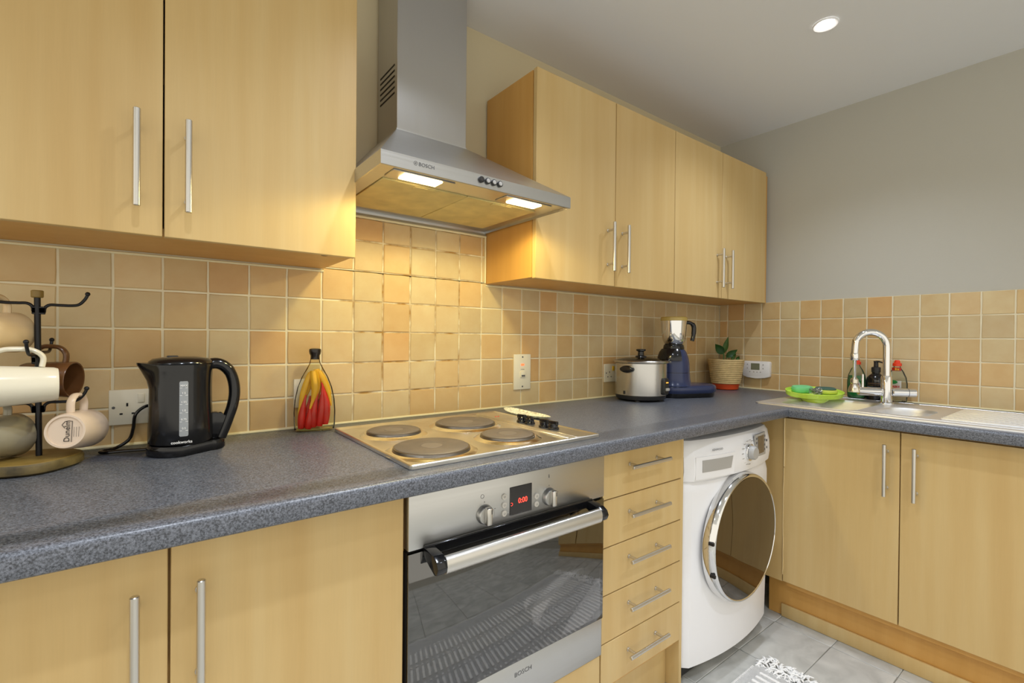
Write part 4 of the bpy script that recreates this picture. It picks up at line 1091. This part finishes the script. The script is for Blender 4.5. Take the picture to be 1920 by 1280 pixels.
leaf(c_+RD*.002+Vector((0, 0, .026)), c_+RD*.062+Vector((0, 0, .068)), .017, 'leaf', 0, c_+RD*.0)
leaf(c_+RD*.03+Vector((0, 0, .01)), c_+RD*.05+Vector((-.01, -.01, .045)), .009, 'leaf_pale', 0, c_+RD*.03)
leaf(c_+RD*.06+Vector((0, 0, .008)), c_+RD*.078+Vector((-.01, 0, .032)), .009, 'leaf_pale', 0, c_+RD*.055)

# ------------------------------------------------------------------ bottles behind the tap
def flat_bottle(c, prof, n=36, flat=.62, d=0.0):
    ang = -PI/2; rr = []
    for (r_, z) in prof:
        k_ = 1 if r_ < .017 else 1-(1-flat)*min(1, (r_-.017)/.012)
        rr.append([(c[0]+(r_-d)*k_*math.sin(2*PI*i/n), c[1]+(r_-d)*math.cos(2*PI*i/n), z) for i in range(n)])
    return rr
def dish_bottle(name, label, cx_, cy_, top_z, liquid):
    t = thing(name, label, 'bottle', (cx_, cy_, WT), 'bottles behind the tap')
    pr = [(.030, WT+.0056), (.036, WT+.009), (.0385, WT+.03), (.0385, WT+.085), (.034, WT+.115), (.024, WT+.140), (.015, WT+.154), (.0125, WT+.160), (.0125, WT+.166)]
    obj('bottle_body', B().rings(flat_bottle((cx_, cy_), pr)), 'clearplastic', t)
    b = B().lathe([(.0165, WT+.164), (.0165, WT+.176), (.012, WT+.179), (.0095, WT+.189), (.006, WT+.191)], (cx_, cy_, 0), 24); obj('cap', b, 'redcap', t)
    if liquid:
        pl = [p for p in pr if p[1] < WT+.112]+[(.0345, WT+.112)]
        obj('liquid', B().rings(flat_bottle((cx_, cy_), pl, d=.0012)), 'greenliq', t)
    return t
def curved_label(parent, name, cx_, cy_, r_, z0, z1, half, m, off, flat=.62, shift=0.0, ell=False):
    b = B(); rows = []
    face = math.atan2(-1.51-cy_, .163-cx_)      # turned to the room
    for j in range(9):
        v = j/8*2-1; z = (z0+z1)/2+(z1-z0)/2*v; hw2 = half*(math.sqrt(max(.02, 1-v*v)) if ell else 1)
        row = []
        for i in range(9):
            a = PI + shift + hw2*(i/8*2-1)
            row.append((cx_+(r_+off)*flat*math.cos(a), cy_+(r_+off)*math.sin(a), z))
        rows.append(row)
    b.rings(rows, closed=False); bmesh.ops.solidify(b.bm, geom=list(b.bm.faces), thickness=.0003)
    return obj(name, b, m, parent)
BX = 2.835
d_ = dish_bottle('washing_up_bottle', 'washing-up liquid bottle with green liquid and red cap left of the tap', BX, -.714, 0, True)
curved_label(d_, 'label', BX, -.714, .0385, WT+.02, WT+.088, .62, 'labelgreen', .001, shift=.1)
lb_ = curved_label(d_, 'label', BX, -.714, .0385, WT+.036, WT+.092, .5, 'labelwhite', .0016, shift=.1, ell=True)
text('lettering', 'FAIRY', .0135, 'labelred', lb_, (BX-.0385*.62-.0032, -.714, WT+.068), RIGHTW, off=.0003)
d_ = dish_bottle('washing_up_bottle', 'nearly empty clear washing-up bottle with red cap right of the tap', BX-.005, -.868, 0, False)
curved_label(d_, 'neck_sticker', BX-.005, -.868, .019, WT+.143, WT+.158, 1.0, 'redcap', .0012, .8)
text('lettering', '2 x', .011, 'labelyellow', d_, (BX-.005-.019*.8-.0035, -.872, WT+.1505), RIGHTW, off=.0006)
lb_ = curved_label(d_, 'label', BX-.005, -.868, .0385, WT+.06, WT+.10, .55, 'labelwhite', .001)
b = B().sphere((BX-.005-.0385*.62-.0025, -.858, WT+.094), .016, 12, (.08, 1.2, .55)); obj('label_leaf', b, 'labelgreen', d_)
text('lettering', 'FAIRY', .0135, 'labelred', lb_, (BX-.005-.0385*.62-.0032, -.868, WT+.073), RIGHTW, off=.0003)
sd_ = thing('soap_dispenser', 'black pump soap dispenser bottle behind the tap column', 'bottle', (BX, -.789, WT), 'bottles behind the tap')
b = B().lathe([(.033, WT+.0056), (.0355, WT+.009), (.0355, WT+.098), (.033, WT+.108), (.022, WT+.120), (.0155, WT+.126), (.0155, WT+.134)], (BX, -.789, 0), 36); obj('bottle_body', b, 'black', sd_)
b = B().lathe([(.0175, WT+.132), (.018, WT+.150), (.0165, WT+.155), (.009, WT+.157), (.0085, WT+.178), (.010, WT+.179), (.010, WT+.183), (.004, WT+.184)], (BX, -.789, 0), 24)
b.tube([(BX, -.789, WT+.181), (BX-.008, -.803, WT+.181), (BX-.012, -.817, WT+.177)], [.0045, .004, .003], 8); obj('pump', b, 'blackm', sd_)
curved_label(sd_, 'label', BX, -.789, .0355, WT+.052, WT+.066, .75, 'labelblue', .0008, 1.0)
for k_, z in enumerate((WT+.092, WT+.079, WT+.072)):
    curved_label(sd_, 'label_print', BX, -.789, .0355, z, z+(.004, .005, .002)[k_], (.25, .7, .6)[k_], 'grey' if k_ == 0 else 'labelbrown', .0008, 1.0, shift=(-.35, 0, 0)[k_]*-1)

# ------------------------------------------------------------------ lime sink tray with sponges
TYX, TYY = 2.632, -.607
tr = thing('sink_caddy', 'lime green plastic sink caddy tray spanning the sink corner', 'tray', (TYX, TYY, SZ))
rt = Matrix.Translation((TYX, TYY, SZ+.012)) @ Matrix.Rotation(math.radians(-46), 4, 'Z') @ Matrix.Rotation(math.radians(9), 4, 'X') @ Matrix.Scale(.9, 4) @ Matrix.Translation((0, 0, -SZ))
def trl(hx_, hy_, z, p=2.6, n=40):
    out = []
    for i in range(n):
        a = 2*PI*i/n; c, s_ = math.cos(a), math.sin(a); k_ = (abs(c)**p+abs(s_)**p)**(-1/p); out.append((hx_*k_*c, hy_*k_*s_*(1-.28*abs(c)**3), z))
    return out
z0 = SZ+.002
b = B().rings([trl(.124, .078, z0), trl(.130, .084, z0+.004), trl(.136, .088, z0+.027), trl(.133, .085, z0+.028), trl(.127, .080, z0+.016), trl(.11, .064, z0+.012)]); b.xf(rt)
obj('tray_rim', b, 'lime', tr)
b = B().lathe([(.02, z0-.026), (.05, z0-.022), (.064, z0-.008), (.069, z0+.013), (.066, z0+.013)], (-.008, -.022, 0), 36, cap1=True, sx=1.05, sy=.85); b.xf(rt)
obj('drip_bowl', b, 'lime', tr)
def pillow(hx_, hy_, h_, z, mtx, p=3.5):
    b = B().rings([trl(hx_*.93, hy_*.93, z, p), trl(hx_, hy_, z+h_*.25, p), trl(hx_, hy_, z+h_*.75, p), trl(hx_*.93, hy_*.93, z+h_, p)]); b.xf(mtx); return b
zt = z0+.0165
m1 = rt @ Matrix.Translation((-.05, .022, 0)) @ Matrix.Rotation(.15, 4, 'Z')
tag(obj('sponge', pillow(.050, .033, .026, zt, m1), 'mint'), 'mint green sponge lying in the lime sink caddy', 'sponge')
m2 = rt @ Matrix.Translation((.058, .006, 0)) @ Matrix.Rotation(-.12, 4, 'Z')
sp = thing('sponge_scourer', 'yellow sponge with dark green scouring side in the lime caddy', 'sponge', tuple(m2 @ Vector((0, 0, zt))))
obj('foam', pillow(.050, .034, .017, zt, m2), 'spongey', sp)
obj('scouring_pad', pillow(.046, .026, .007, zt+.017, m2 @ Matrix.Translation((0, .006, 0))), 'scour', sp)
random.seed(3); b = B()
for k_ in range(64):
    c = rt @ Vector((-.012+random.uniform(-.022, .024), -.046+random.uniform(-.014, .014), zt+.012+random.uniform(-.003, .020))); ax = Vector((random.uniform(-1, 1), random.uniform(-1, 1), random.uniform(-1, 1))).normalized()
    u_ = ax.orthogonal().normalized(); v_ = ax.cross(u_); r_ = random.uniform(.004, .008)
    b.tube([c + (u_*math.cos(2*PI*i/9)+v_*math.sin(2*PI*i/9))*r_ + ax*.0008*i for i in range(9)], .0009, 4, loop=True)
wl = tag(obj('steel_wool', b, 'wool'), 'tangled grey steel wool scourer in front of the mint sponge', 'scourer')

# ------------------------------------------------------------------ rug
RX0, RX1, RY0, RY1 = .35, 1.93, -.69, -1.385
b = B(); nx, ny = 158, 8; rows = []
for i in range(nx+1):
    rows.append([(RX0+(RX1-RX0)*i/nx, RY0+(RY1-RY0)*j/ny, .0075+.0009*(i % 2)) for j in range(ny+1)])
b.rings(rows, closed=False); bmesh.ops.solidify(b.bm, geom=list(b.bm.faces), thickness=.0065)
rg_ = tag(obj('rug', b, 'rug'), 'long white woven cotton rug with a lacy fringed end on the grey floor', 'rug')
random.seed(5)
b = B(); yy = RY0-.03
while yy > RY1+.1:
    for i in range(54):
        x = RX0+.03+.0283*i
        b.box((x, yy-.098, .0065), (x+.012, yy, .0115))
    for i in range(54):
        x = RX0+.03+.0283*i; b.box((x+.001, yy-.124, .0065), (x+.011, yy-.111, .0105))
    yy -= .145
obj('woven_bars', b, 'rug', rg_)['kind'] = 'stuff'
b = B()
for i in range(520):
    y = RY0+(RY1-RY0)*random.random(); x = RX1-.008+random.uniform(0, .082); a = random.uniform(0, PI); L_ = random.uniform(.008, .018)
    p = Vector((x, y, .0045+random.uniform(0, .006))); d3 = Vector((math.cos(a), math.sin(a), random.uniform(-.12, .12)))
    b.tube([p-d3*L_, p+Vector((0, 0, .003)), p+d3*L_], [.0018, .0042, .0018], 5)
obj('lace_border', b, 'rug', rg_)['kind'] = 'stuff'
b = B()
for i in range(195):
    x = RX0+.008*i
    b.box((x, RY0, .002), (x+.0048, RY0+.007, .008)); b.box((x, RY1-.007, .002), (x+.0048, RY1, .008))
obj('stitched_edge', b, 'rug', rg_)['kind'] = 'stuff'

# ------------------------------------------------------------------ downlights
for k_, (x, y) in enumerate(DOWNLIGHTS_AND_FILL[:1]):
    if k_ == 0: lab = 'round lit recessed downlight in the ceiling over the sink corner'
    else: lab = 'unseen ceiling lamp'
    dl_ = thing('downlight', lab, 'downlight', (x, y, CEIL))
    b = B().lathe([(.026, CEIL-.002), (.038, CEIL-.006), (.041, CEIL-.003), (.041, CEIL-.0003)], (x, y, 0), 36, cap0=False, cap1=False); obj('bezel', b, 'white', dl_)
    b = B().lathe([(.027, CEIL-.0015), (.020, CEIL-.0042), (.001, CEIL-.005)], (x, y, 0), 28, cap0=False); obj('lamp_face', b, 'down_lens', dl_)
